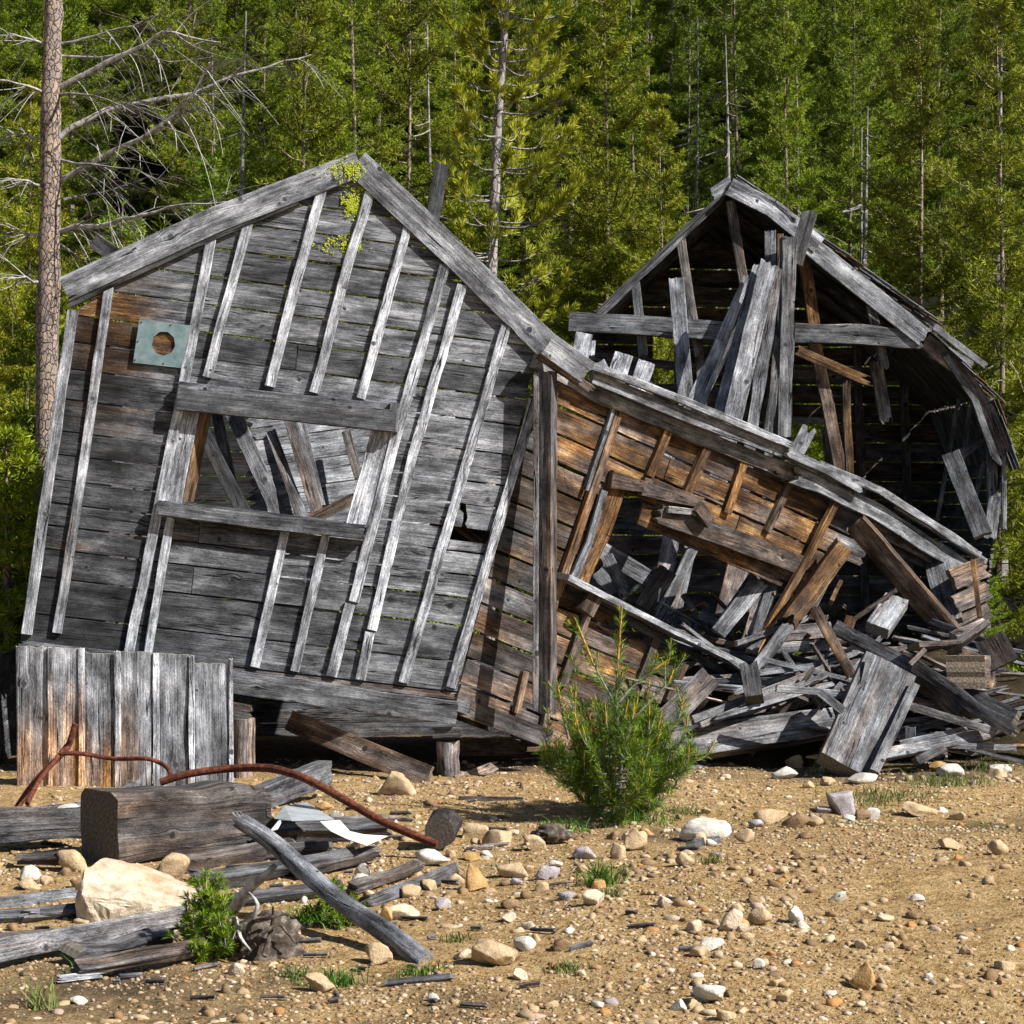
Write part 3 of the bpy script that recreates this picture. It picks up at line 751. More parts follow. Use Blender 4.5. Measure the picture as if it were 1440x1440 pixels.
# window trim
on('window_head', GP, [(249, 561), (400, 576), (557, 592)], 30, .09, .115, cabin, .55, .05)
on('window_cap', GP, [(252, 541), (400, 558), (556, 573)], 10, .05, .07, cabin, .9, .05)
on('window_head_block', GP, [(556, 566), (552, 607)], 14, .08, .10, cabin, .9, .1)
on('window_sill', GP, [(220, 713), (370, 734), (514, 748)], 20, .10, .11, cabin, .55, .05, rag=(.03, .02))
on('window_jamb', GP, [(268, 578), (243, 706)], 24, .025, .018, cabin, 2.0, .0)
on('window_jamb', GP, [(541, 600), (503, 740)], 34, .03, .020, cabin, 2.5, .0, rag=(.005, .01), label='wide bleached board at the right of the window')
JP = Plane(GP.hit(283, 590), Vector((1, -.45, .1)))
m = MB(); a, b = GP.hit(280, 578), GP.hit(254, 706)
m.quad(a, a + Vector((.07, .16, 0)), b, b + Vector((.07, .16, 0)), Vector((.9, -.4, 0)), .03, bright=.9, brown=.7); m.build('window_reveal', WD, cabin)
# base beam
on('base_beam', GP, [(325, 958), (480, 981), (643, 1003)], 33, .22, .03, cabin, .75, .02, wob=.008)
on('base_beam', GP, [(30, 915), (325, 953)], 30, .2, .0, cabin, .7, .02)
# flue plate: a sheet with a cut hole
m = MB(); cs = [(196, 449), (280, 459), (267, 519), (187, 510)]; hc = (230, 483); hr = 16.5
ring = [(hc[0] + hr * math.cos(a), hc[1] + hr * 1.05 * math.sin(a)) for a in [2 * math.pi * i / 9 + .2 for i in range(9)]]
def edge_pt(a):
    dx, dy = math.cos(a), math.sin(a); best = None
    for i in range(4):
        (x1, y1), (x2, y2) = cs[i], cs[(i + 1) % 4]; den = dx * (y2 - y1) - dy * (x2 - x1)
        if abs(den) < 1e-9: continue
        t = ((x1 - hc[0]) * (y2 - y1) - (y1 - hc[1]) * (x2 - x1)) / den; u = ((x1 - hc[0]) * dy - (y1 - hc[1]) * dx) / den
        if t > 0 and -1e-6 <= u <= 1 + 1e-6: best = (hc[0] + dx * t, hc[1] + dy * t)
    return best
angs = sorted([2 * math.pi * i / 36 for i in range(36)] + [math.atan2(c[1] - hc[1], c[0] - hc[0]) % (2 * math.pi) for c in cs])
N = len(angs); lay = []
for off in (.030, .026):
    inn = []; out = []
    for a in angs:
        k = ((a - .2) % (2 * math.pi)) / (2 * math.pi / 9); i0 = int(k) % 9; fr = k - int(k)
        r1, r2 = ring[i0], ring[(i0 + 1) % 9]
        inn.append(m.add(GP.hit(r1[0] * (1 - fr) + r2[0] * fr, r1[1] * (1 - fr) + r2[1] * fr, off), (0, 0), (1, 0, 0)))
        out.append(m.add(GP.hit(*edge_pt(a), off), (0, 0), (1, 0, 0)))
    lay.append((inn, out))
for i in range(N):
    j = (i + 1) % N; (i1, o1), (i2, o2) = lay
    m.face((i1[i], i1[j], o1[j], o1[i])); m.face((o1[i], o1[j], o2[j], o2[i])); m.face((i1[j], i1[i], i2[i], i2[j]))
m.build('flue_plate', 'galvanised_metal', cabin)
m = MB(); c = GP.hit(230, 484, .014); m.tube([c, c + GP.n * -.012], .082, 20, cap=True, bright=1.0, brown=.75); m.build('flue_hole_board', ['wood', 'wood'], cabin)
m = MB()
for (x, y) in [(199, 453), (240, 457), (190, 506), (230, 511), (262, 516), (194, 480)]:
    c = GP.hit(x, y, .031); m.tube([c + GP.n * .004, c - GP.n * .004], .006, 6)
m.build('nails', ['rust', 'rust'], cabin)['kind'] = 'stuff'
# lichen on the gable top
m = MB()
for k in range(420):
    cx_, cy_, sx = rnd.choice([(497, 240, 14), (492, 288, 10), (495, 290, 8), (480, 238, 22), (505, 275, 20), (478, 345, 30)])
    x = rnd.gauss(cx_, sx * .6); y = rnd.gauss(cy_, 7); r = rnd.uniform(.002, .008)
    c = GP.hit(x, y, .050 if y < 262 else .006)
    for _ in range(3):
        q = c + Vector((rnd.gauss(0, .008), -.002, rnd.gauss(0, .008))); i0 = [m.add(q + Vector((math.cos(a) * r * rnd.uniform(.6, 1.2), -.006 * rnd.random(), math.sin(a) * r * rnd.uniform(.6, 1.2))), (0, 0), (1, 0, 0)) for a in (0, .9, 1.9, 2.8, 3.8, 5)]
        ct = m.add(q + Vector((0, -.007, 0)), (0, 0), (1, 0, 0))
        for i in range(6): m.face((ct, i0[i], i0[(i + 1) % 6]))
lo_ = m.build('lichen', 'lichen', cabin); lo_['kind'] = 'stuff'; lo_['label'] = 'bright yellow green lichen at the gable peak'

# side wall ----------------------------------------------------------------
def spx(x, y, off=0.0): return SP.hit(x, y, off)
def sstain(px, py):
    n = N3(px * .012, py * .02, 14.2); n2 = N3(px * .03, py * .05, 19.1)
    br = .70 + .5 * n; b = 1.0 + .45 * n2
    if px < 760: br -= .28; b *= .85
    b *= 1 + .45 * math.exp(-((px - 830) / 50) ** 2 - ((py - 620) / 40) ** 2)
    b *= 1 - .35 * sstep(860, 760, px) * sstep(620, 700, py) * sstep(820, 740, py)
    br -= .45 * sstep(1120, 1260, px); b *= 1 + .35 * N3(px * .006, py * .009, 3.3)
    return b, clamp(br)
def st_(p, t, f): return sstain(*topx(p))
mb = MB(); SS = .43
# eave line y = 522 + .46*(x-757); rows measured at x=760
def sboard(c0, c1, xl, xr, **k):
    """c = y at x=760 of the row lines"""
    if xr - xl < 6: return
    g = 1.9; s0 = SS + (c0 - 700) * -.00012; s1 = SS + (c1 - 700) * -.00012; off = rnd.uniform(-.004, .006); v = rnd.uniform(.38, 1.15)
    y0 = lambda x: c0 + s0 * (x - 760) + g; y1 = lambda x: c1 + s1 * (x - 760) - g
    sk = .25 * (c1 - c0)
    mb.quad(spx(xl - sk, y1(xl - sk), off), spx(xl, y0(xl), off), spx(xr - sk, y1(xr - sk), off), spx(xr, y0(xr), off), SP.n, .022,
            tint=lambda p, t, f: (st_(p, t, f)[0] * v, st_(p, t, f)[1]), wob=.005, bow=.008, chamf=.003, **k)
def xcorner(y): return 757 - (y - 515) * (117 / 470) + 2
srows = [522, 560, 600, 641, 680, 722, 760, 800, 842, 882, 925, 966, 1005, 1048]
for c0, c1 in zip(srows[:-1], srows[1:]):
    # left end follows the cabin corner
    xl = 757
    for _ in range(5): xl = xcorner(c0 + SS * (xl - 760))
    if c0 < 600: jx = rnd.uniform(930, 1010); sboard(c0, c1, xl, jx); sboard(c0, c1, jx + 1.5, 1385 if c0 < 550 else 1222, rag=(0, .06))
    elif c0 < 640: sboard(c0, c1, xl, 1040); sboard(c0, c1, 1041.5, 1168, rag=(0, .1))
    elif c0 < 680: sboard(c0, c1, xl, 868); sboard(c0, c1, 906, 1150, rag=(0, .08))
    elif c0 < 790: sboard(c0, c1, xl, [858, 846, 838][min(2, (int(c0) - 680) // 40)], rag=(0, .015)); sboard(c0, c1, 1112 - (c0 - 680) * .3, 1140 - (c0 - 680) * .3, rag=(.04, .08))
    elif c0 < 842: sboard(c0, c1, xl, 872, rag=(0, .05))
    elif c0 < 882: sboard(c0, c1, xl, 955, rag=(0, .05))
    elif c0 < 900: sboard(c0, c1, xl, 985, rag=(0, .05))
    else: sboard(c0, c1, xl, 1000 - (c0 - 900) * 1.6, rag=(0, .05))
mb.build('side_wall', WD, cabin)
def sbat(pts, w, b, br, off=.045, th=.04, name='batten', **k): return on(name, SP, pts, w, th, off, cabin, b, br, wob=.004, bow=0, **k)
sbat([(876, 567), (832, 700), (784, 838)], 13, 1.4, .75); sbat([(783, 838), (768, 905)], 12, 1.3, .6)
sbat([(868, 563), (826, 690)], 6, 1.1, .0, .05)
sbat([(946, 594), (915, 670)], 15, 1.2, .95); sbat([(1001, 619), (968, 695)], 15, 1.2, .95); sbat([(1050, 644), (1024, 722)], 14, 1.5, .95)
sbat([(1117, 672), (1080, 748)], 12, .6, .7); sbat([(1180, 703), (1130, 800), (1062, 918)], 11, .85, .9, .10)
sbat([(834, 845), (792, 965)], 15, .6, .6); sbat([(925, 900), (893, 980)], 14, .6, .6); sbat([(965, 932), (940, 990)], 13, .65, .6)
sbat([(741, 945), (728, 1003)], 11, 1.3, .6); sbat([(782, 940), (768, 1022)], 10, 1.3, .6)
sbat([(842, 832), (826, 862)], 26, .55, .6, .12, .10, name='wall_block')
# header, sill, jambs of the side opening
sbat([(860, 674), (905, 684), (990, 708)], 26, .7, .65, .07, .05, name='window_head', w2=16, rag=(.02, .03))
sbat([(926, 722), (1030, 758), (1128, 795)], 28, .6, .5, .07, .07, name='window_head', rag=(.05, .02))
sbat([(940, 716), (990, 722)], 9, 1.2, .2, .11, .03, name='window_head_strip'); sbat([(984, 712), (1001, 736)], 18, .45, .5, .15, .05, name='wall_block')
sbat([(868, 685), (846, 748), (815, 815)], 34, .9, .85, .02, .03, name='window_jamb'); sbat([(851, 690), (829, 765), (807, 815)], 12, 1.1, .0, .05, .03, name='window_jamb')
sbat([(800, 812), (950, 888), (1110, 966)], 9, 1.7, .0, .16, .17, name='window_sill')
sbat([(800, 826), (920, 892), (1035, 952)], 12, .35, .2, .03, .05, name='sill_shade_face')  # dark strip stands in for the sill's overhang shadow and gap
# eaves
def ev(name, a, b, w, th, off, br, bn, w2=None, **k): return on(name, SP, [a, b] if not isinstance(b, list) else [a] + b, w, th, off, cabin, br, bn, w2=w2 or w, **k)
ev('eave_beam', (757, 508), [(830, 548), (960, 604), (1120, 668)], 22, .08, .06, 1.1, .3, wob=.008)
ev('eave_board', (835, 530), [(960, 582), (1115, 640), (1178, 672)], 18, .04, .15, 1.1, .05, wob=.006)
ev('eave_rail', (828, 512), [(960, 562), (1118, 628)], 11, .05, .20, 1.6, .0, rag=(.02, .12))
ev('eave_board', (1108, 636), [(1165, 662), (1214, 690)], 12, .04, .20, 1.15, .0, rag=(.05, .05))
ev('eave_beam', (1118, 668), [(1200, 702), (1250, 730), (1368, 806)], 24, .06, .13, 1.15, .03, wob=.012, rag=(.1, .01))
ev('eave_board', (1150, 652), [(1240, 690), (1320, 742), (1380, 782)], 11, .04, .20, 1.3, .02, wob=.008, rag=(.06, .01))
ev('eave_board', (1262, 712), [(1330, 752), (1388, 790)], 8, .05, .17, 1.2, .1, rag=(.06, .0))
ev('eave_plank', (1225, 733), [(1300, 770), (1358, 806)], 30, .05, .05, 1.0, .35, rag=(.04, .005))
# short roof plank past the right barge board
on('roof_plank', GP, [(770, 483), (828, 525)], 34, .05, .20, cabin, 1.1, .02, rag=(.01, .02))
on('roof_plank', GP, [(757, 498), (835, 550)], 12, .05, .14, cabin, .8, .6, rag=(.0, .04))
# floor deck, hidden walls that keep the inside dark
m = MB()
fA = GP.hit(60, 905, -.03); fB = GP.hit(638, 985, -.03); dd = Vector((.55, 1, -.06)).normalized()
for i in range(14):
    o1 = dd * (i * .2); o2 = dd * (i * .2 + .195); m.quad(fA + o1, fA + o2, fB + o1, fB + o2, Vector((0, 0, 1)), .03, bright=.7, brown=.3)
m.build('floor', WD, cabin)
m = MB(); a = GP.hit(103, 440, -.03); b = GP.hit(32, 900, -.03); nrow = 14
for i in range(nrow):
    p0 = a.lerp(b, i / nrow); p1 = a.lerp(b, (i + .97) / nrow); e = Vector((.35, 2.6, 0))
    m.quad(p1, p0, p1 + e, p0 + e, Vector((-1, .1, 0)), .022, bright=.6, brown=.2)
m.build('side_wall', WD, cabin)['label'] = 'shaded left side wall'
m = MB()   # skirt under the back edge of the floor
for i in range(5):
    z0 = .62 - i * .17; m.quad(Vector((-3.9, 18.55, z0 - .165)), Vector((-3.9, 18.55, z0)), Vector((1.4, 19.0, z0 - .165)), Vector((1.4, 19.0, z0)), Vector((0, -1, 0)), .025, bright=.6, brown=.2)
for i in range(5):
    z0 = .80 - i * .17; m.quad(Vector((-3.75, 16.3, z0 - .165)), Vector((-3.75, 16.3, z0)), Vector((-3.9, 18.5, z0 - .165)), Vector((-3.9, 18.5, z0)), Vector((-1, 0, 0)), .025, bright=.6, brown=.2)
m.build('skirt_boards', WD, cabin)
m = MB()  # dark panel added behind the window so its shaded corner reads black
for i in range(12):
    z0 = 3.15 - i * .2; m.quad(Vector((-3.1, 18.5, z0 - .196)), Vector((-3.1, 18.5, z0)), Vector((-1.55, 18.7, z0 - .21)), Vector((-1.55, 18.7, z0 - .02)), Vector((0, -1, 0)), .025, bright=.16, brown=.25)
m.build('shade_toned_back_wall', WD, cabin)
# fallen inner wall seen through the front window
IP = Plane(P(440, 640, 17.95), Vector((.12, -1, .22)))
m = MB()
for i in range(7):
    yb = 572 + i * 37
    for (xl, xr) in ((345, 640),):
        s = -.13; y0 = lambda x: yb + s * (x - 440); g = 1.0
        m.quad(IP.hit(xl, y0(xl) + 35 + 1), IP.hit(xl, y0(xl)), IP.hit(xr, y0(xr) + 35 + 1), IP.hit(xr, y0(xr)), IP.n, .022, bright=rnd.uniform(1.3, 1.7), brown=.06, rag=(.12, 0))
m.build('inner_wall', WD, cabin)
# ------------------------------------------------------------------ ruined shed behind
SD = 19.8; BD = 22.4
FP = Plane(P(1000, 500, SD), Vector((0, -1, 0))); BP = Plane(P(1000, 500, BD), Vector((0, -1, 0)))
shed = empty('ruined_shed', (P(1110, 900, SD).x, 21.1, 0), 'dark ruined shed with peaked shingled roof, front torn open on its frame and slatted back', 'shed')
def sh(name, pts, w, th, d, b, br, rag=(0, 0), w2=None, plane=None, **k):
    pl = plane or Plane(P(1000, 500, d), Vector((0, -1, 0)))
    return on(name, pl, pts, w, th, 0.0, shed, b, br, rag=rag, w2=w2 or w, **k)
# back wall of horizontal boards with open slits, coloured dark for interior shade
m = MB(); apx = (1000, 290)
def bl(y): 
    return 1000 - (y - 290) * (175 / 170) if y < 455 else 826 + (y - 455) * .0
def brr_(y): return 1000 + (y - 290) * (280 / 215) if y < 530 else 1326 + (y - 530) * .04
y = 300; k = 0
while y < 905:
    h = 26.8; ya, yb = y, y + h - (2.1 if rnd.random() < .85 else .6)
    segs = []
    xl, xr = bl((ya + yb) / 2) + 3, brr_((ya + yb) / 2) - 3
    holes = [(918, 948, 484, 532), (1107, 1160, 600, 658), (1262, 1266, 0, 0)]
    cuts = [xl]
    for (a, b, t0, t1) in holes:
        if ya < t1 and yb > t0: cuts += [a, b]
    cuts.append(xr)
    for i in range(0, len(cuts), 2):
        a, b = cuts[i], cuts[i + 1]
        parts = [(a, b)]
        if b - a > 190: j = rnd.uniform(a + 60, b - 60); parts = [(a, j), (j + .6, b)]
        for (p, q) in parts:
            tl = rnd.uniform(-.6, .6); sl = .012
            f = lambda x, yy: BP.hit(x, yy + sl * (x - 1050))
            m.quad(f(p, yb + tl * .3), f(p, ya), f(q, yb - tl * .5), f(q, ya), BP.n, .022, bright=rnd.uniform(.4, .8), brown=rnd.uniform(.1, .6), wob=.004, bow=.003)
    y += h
m.build('shade_toned_back_wall', WD, shed)
# roof slopes: board decks running back
def deck(p, q, d0, d1, n, name, b, br, th=.03, rag=(.03, .03)):
    m = MB(); a = P(*p, SD); c = P(*q, SD); up = (c - a).cross(Vector((0, 1, 0))).normalized(); up = up if up.z > 0 else -up
    for i in range(n):
        y0 = d0 + (d1 - d0) * i / n; y1 = d0 + (d1 - d0) * (i + .985) / n
        o1 = Vector((0, y0, 0)); o2 = Vector((0, y1, 0)); j = rnd.uniform(-.03, .03)
        m.quad(a + o1 + up * .02, a + o2 + up * .02, c + o1 + up * .02, c + o2 + up * .02, up, th, bright=b * rnd.uniform(.8, 1.2), brown=br, rag=rag)
    return m.build(name, WD, shed)
deck((1030, 262), (838, 442), -.1, 2.75, 14, 'roof_slope', .6, .05)
deck((1026, 258), (1305, 462), -.05, 2.8, 14, 'roof_slope', .6, .05)
deck((1296, 468), (1386, 560), 0, 2.75, 13, 'roof_slope', .6, .3)
deck((1386, 560), (1418, 655), .02, 2.75, 13, 'roof_slope', .7, .2)
# shingle layer over the right slopes
m = MB()
for (p, q) in (((1032, 252), (1312, 458)), ((1300, 468), (1392, 560)), ((1392, 562), (1420, 650))):
    a = P(*p, SD); c = P(*q, SD); L = (c - a).length; up = (c - a).cross(Vector((0, 1, 0))).normalized(); up = up if up.z > 0 else -up
    ax = (c - a).normalized(); s = 0
    while s < L:
        for yy in np.arange(-.11, .9, .14):
            l = rnd.uniform(.16, .26); w = rnd.uniform(.10, .15); o = a + ax * s + Vector((0, yy, 0)) + up * rnd.uniform(.035, .05)
            m.quad(o, o + Vector((0, w, 0)), o + ax * l + up * .012, o + ax * l + Vector((0, w, 0)) + up * .02, up, .012, bright=rnd.uniform(.8, 1.5), brown=rnd.choice([0, 0, .1, .7]), rag=(.02, .05), wob=.006, cols=[0, .5, 1])
        s += rnd.uniform(.12, .17)
m.build('shingles', WD, shed)
# fascia, rafters
sh('fascia', [(1026, 262), (1085, 292), (1152, 345)], 25, .04, SD - .13, 1.8, .02); sh('fascia', [(1133, 340), (1210, 402), (1302, 476)], 27, .04, SD - .12, 1.7, .02, rag=(.01, .03))
sh('rafter', [(1030, 258), (1000, 274)], 22, .05, SD - .1, 1.4, 0, w2=16, rag=(0, .03)); sh('rafter', [(1016, 276), (838, 446)], 12, .08, SD - .04, .8, .05, rag=(0, .03), wob=.008)
sh('rafter', [(1300, 478), (1345, 515), (1386, 570), (1412, 640)], 22, .07, SD - .03, .85, .35, rag=(.02, .02), wob=.014)
sh('rafter', [(1330, 500), (1370, 560), (1398, 640), (1410, 652)], 9, .05, SD - .06, .9, .0, wob=.008)
for d in (20.6, 21.4, 22.2):
    k = SD / d
    sh('rafter', [(720 + 310 * k, 720 - 448 * k), (720 + 118 * k, 720 - 272 * k)], 12, .10, d, .5, .2); sh('rafter', [(720 + 310 * k, 720 - 445 * k), (720 + 580 * k, 720 - 245 * k)], 12, .10, d, .5, .2)
sh('fascia', [(1312, 458), (1388, 516)], 9, .03, SD - .12, 1.4, 0, rag=(.03, .03)); sh('fascia', [(1310, 488), (1366, 522)], 26, .03, SD - .02, .8, 0, rag=(.03, .03))
# ties
sh('tie_beam', [(800, 452), (900, 457), (1026, 466)], 27, .12, SD - .10, .75, .0, wob=.004); sh('tie_beam', [(1118, 468), (1210, 470), (1302, 478)], 27, .12, SD - .10, .75, .0, rag=(0, .12), wob=.007)
# studs of the torn front
for pts, w, b, br, d, rg in [
 ([(1027, 282), (1048, 405)], 13, 1.0, .45, SD, (0, 0)), ([(957, 335), (970, 420), (984, 500)], 13, 1.0, .3, SD, (.01, 0)), ([(893, 395), (905, 500)], 13, .95, .1, SD, (.01, 0)),
 ([(1130, 350), (1147, 468)], 16, 1.0, .85, SD, (0, 0)), ([(1225, 428), (1246, 520)], 12, 1.0, .1, SD, (.01, .06)), ([(1232, 508), (1248, 600)], 17, .95, .3, SD + .2, (0, .1)),
 ([(1145, 480), (1163, 560), (1183, 668)], 17, .9, .55, SD + .1, (.01, 0)), ([(1190, 535), (1192, 600), (1196, 675)], 11, .7, .75, SD - .1, (.06, .02)),
 ([(905, 500), (912, 560)], 14, .8, .4, SD + .1, (0, .05)), ([(984, 500), (990, 600)], 12, .8, .4, SD + .1, (0, .05)), ([(1160, 600), (1168, 668)], 9, 1.1, 0, BD - .1, (0, 0)),
 ([(1108, 590), (1165, 592)], 9, 1.3, .05, BD - .12, (0, 0))]:
    sh('stud', pts, w, .07, d, b, br, rag=rg)
# rails on the back wall
for pts, w, b, br in [([(966, 350), (1060, 362)], 24, .9, .15), ([(900, 405), (950, 408)], 34, .9, .35), ([(970, 408), (1050, 416)], 13, 1.1, .1), ([(826, 500), (1000, 520)], 12, 1.1, .05), ([(1140, 412), (1195, 420)], 10, .8, .4), ([(1150, 440), (1205, 448)], 22, .8, .2)]:
    sh('wall_rail', pts, w, .04, BD - .06, b, br)
for x in (1075, 1206, 1270): sh('wall_post', [(x, 480), (x + 12, 860)], 11, .09, BD - .1, .7, .3)
# right side wall, board colour darkened for the shade inside
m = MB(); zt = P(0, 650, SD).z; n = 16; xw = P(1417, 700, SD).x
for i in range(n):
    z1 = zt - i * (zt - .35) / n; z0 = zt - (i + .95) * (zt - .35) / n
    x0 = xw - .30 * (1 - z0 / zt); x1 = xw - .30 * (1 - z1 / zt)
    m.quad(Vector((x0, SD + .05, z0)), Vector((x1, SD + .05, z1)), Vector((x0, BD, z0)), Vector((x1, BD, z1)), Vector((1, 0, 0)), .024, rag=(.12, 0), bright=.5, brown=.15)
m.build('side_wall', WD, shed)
for (a, b, w, d) in [((1392, 560), (1398, 735), 14, SD + .1), ((1352, 545), (1318, 735), 5, SD + .9), ((1366, 560), (1350, 700), 5, SD + .5), ((1350, 640), (1392, 612), 13, SD + .3), ((1392, 620), (1372, 700), 6, SD + .2)]:
    sh('stud', [a, b], w, .05, d, 1.0, .0)
sh('corner_board', [(1400, 698), (1392, 758)], 18, .05, SD - .1, 1.9, 0, rag=(.01, .02)); sh('corner_board', [(1412, 640), (1413, 745)], 6, .05, SD - .05, 1.1, 0, rag=(.01, .02))
# ------------------------------------------------------------------ loose timbers
def pk(name, label, pts, w, th, b=1.0, br=0.05, rag=(.01, .01), roll=0, w2=None, cat='plank', group=None, **k):
    """loose board through (px, py, distance) points; width in pixels of the photo"""
    BV = rnd.uniform(.62, 1.0); BR = rnd.uniform(.0, .28)
    if k.pop('nov', False): BV = .8; BR = 0
    m = MB(rough=.9); cont = {}; Q = [P(*p) for p in pts]; n = len(Q)
    for i in range(n - 1):
        m_ = (Q[i].y + Q[i + 1].y) / 2 / F; ww = w if w2 is None else (w + (w2 - w) * i / max(1, n - 1))
        we = w if w2 is None else (w + (w2 - w) * (i + 1) / max(1, n - 1))
        rg = (rag[0] if i == 0 else 0, rag[1] if i == n - 2 else 0)
        m.line(Q[i], Q[i + 1], (ww * m_, we * m_), th, roll, bright=b * BV, brown=br + BR, rag=rg, cont=cont, **k)
    return tag(m.build(name, WD), label, cat, group)
def one(name, label, p0_, p1_, w, th, **k): return pk(name, label, [p0_, p1_], w, th, **k)

# seen through the front window
one('board', 'grey board slanting down inside the gable window, second from the left', (318, 560, 17.8), (398, 735, 17.6), 22, .03, b=1.3, br=.1)
one('board', 'dark edged board farthest left inside the gable window', (300, 560, 17.85), (330, 700, 17.8), 16, .03, b=1.2)
one('board', 'round topped narrow board in the middle of the gable window', (380, 605, 17.75), (430, 742, 17.5), 15, .03, b=1.4)
one('board', 'bark edged board with reddish split line inside the gable window', (400, 560, 17.7), (452, 742, 17.5), 18, .035, b=1.25, br=.2)
one('board', 'pale board next to the bark edged one inside the gable window', (418, 570, 17.8), (452, 712, 17.65), 12, .03, b=1.6)
one('board', 'narrow board hanging at upper right inside the gable window', (486, 605, 17.8), (505, 672, 17.7), 13, .03, b=1.2)
one('board', 'brownish board lying low at the right inside the gable window', (430, 735, 17.3), (500, 700, 17.5), 16, .05, b=.8, br=.4)
one('board', 'slanting board coloured dark as shade in the left corner of the gable window', (276, 590, 17.6), (350, 735, 17.3), 20, .03, nov=True, b=.35, br=.1)  # dark colour stands in for the shade in this window corner
one('board', 'brown stick crossing the broken hole right of the gable window', (640, 738, 16.25), (690, 775, 16.15), 12, .03, b=.7, br=.5)
tagd = one('board', 'brown boarding behind the broken hole right of the gable window', (600, 765, 16.5), (700, 775, 16.5), 60, .03, b=1.0, br=.6)

# post hanging at the corner
one('corner_post', 'tall dark brown timber standing upright before the corner of the leaning cabin', (766, 521, 15.98), (765, 1004, 15.84), 21, .09, b=.9, br=.38, roll=-28, cat='post', wob=.005, nov=True)
one('corner_post', 'thin grey strip running up the left edge of the tall upright timber', (754, 523, 15.98), (753, 1000, 15.86), 8, .05, b=1.1, br=.05, cat='post', bow=.002)

# board above the right barge board and at the left eave
one('board', 'dark upright plank end sticking up behind the right slope of the gable', (622, 230, 17.0), (606, 320, 16.9), 20, .05, b=.6, br=.15)
one('board', 'short dark plank jutting out above the left eave of the gable', (130, 338, 16.9), (172, 365, 16.6), 22, .04, b=.6)

# tall leaning planks before the shed
pk('plank', 'broad rough grey plank leaning highest in the fan of boards', [(1083, 366, 18.5), (1033, 577, 18.1), (1004, 700, 17.95)], 27, .06, 1.7, .10, (.05, 0), wob=.006, nov=True)
pk('plank', 'pale tapering plank leaning farthest left in the fan of boards', [(1052, 385, 18.75), (1015, 480, 18.6), (975, 575, 18.4), (945, 650, 18.3)], 10, .04, 2.2, .05, (.05, 0), w2=36, nov=True)
pk('plank', 'thin light plank squeezed between the tapering one and the broad rough one', [(1065, 371, 18.62), (1012, 577, 18.25), (985, 680, 18.1)], 12, .05, 2.0, .03, (.03, 0), w2=20, nov=True)
pk('plank', 'knotty brownish plank just right of the broad rough one', [(1094, 374, 18.75), (1062, 577, 18.4), (1045, 690, 18.2)], 17, .06, 1.3, .28, (.03, 0), wob=.010, nov=True)
pk('plank', 'narrow dark plank standing between the knotty plank and the dark post', [(1096, 470, 18.95), (1082, 600, 18.75), (1078, 700, 18.6)], 13, .05, 1.0, .3, (.12, 0), wob=.010, nov=True)
pk('plank', 'slim grey plank leaning behind the left tapering one', [(1040, 455, 19.1), (990, 560, 18.9), (965, 620, 18.8)], 9, .04, 1.2, .1, (.06, 0), nov=True)
one('post', 'dark weathered post with split brown edge in front of the shed', (1111, 332, 19.0), (1103, 615, 18.8), 20, .10, nov=True, b=.95, br=.18, cat='post', roll=14, wob=.008)
one('post', 'grey post top showing behind the broad rough plank', (1083, 323, 19.2), (1084, 500, 19.0), 16, .07, nov=True, b=1.4, br=.15, cat='post', rag=(.02, 0))
one('post', 'brown strip of wood beside the grey post top', (1097, 328, 19.25), (1098, 500, 19.1), 9, .05, nov=True, b=1.0, br=.7, cat='post', rag=(.03, 0))
one('board', 'blackened stub sticking up through the right slope of the shed roof', (1140, 293, 19.4), (1118, 372, 19.3), 22, .05, b=.5, br=.05, rag=(.05, .02))
one('plank', 'upright saw marked plank with rusty nails standing before the left tie beam', (951, 390, 19.2), (965, 570, 18.8), 22, .03, nov=True, b=1.8, br=.06)
one('board', 'splintered orange brown board hanging under the right tie beam', (1120, 492, 19.1), (1225, 538, 19.0), 14, .04, b=.9, br=.7, rag=(.02, .2))
for i, (a, b, w, t) in enumerate([((822, 468, 18.0), (812, 520, 17.6), 24, 'pale nailed board end above the rail, nearest the barge board'), ((878, 497, 18.2), (862, 545, 17.8), 27, 'pale board end above the rail, left of a pair'), ((910, 508, 18.2), (892, 560, 17.8), 25, 'pale board end above the rail, right of a pair'), ((832, 478, 18.3), (830, 500, 18.2), 12, 'small pale board end behind the first one above the rail'), ((843, 508, 18.1), (850, 520, 18.0), 14, 'tiny board corner showing above the rail')]):
    one('board', t, a, b, w, .025, nov=True, b=1.9)
one('board', 'splintered stump of board poking above the eave before the green gap', (1140, 598, 18.6), (1118, 640, 18.5), 22, .04, b=1.1, rag=(.08, 0))

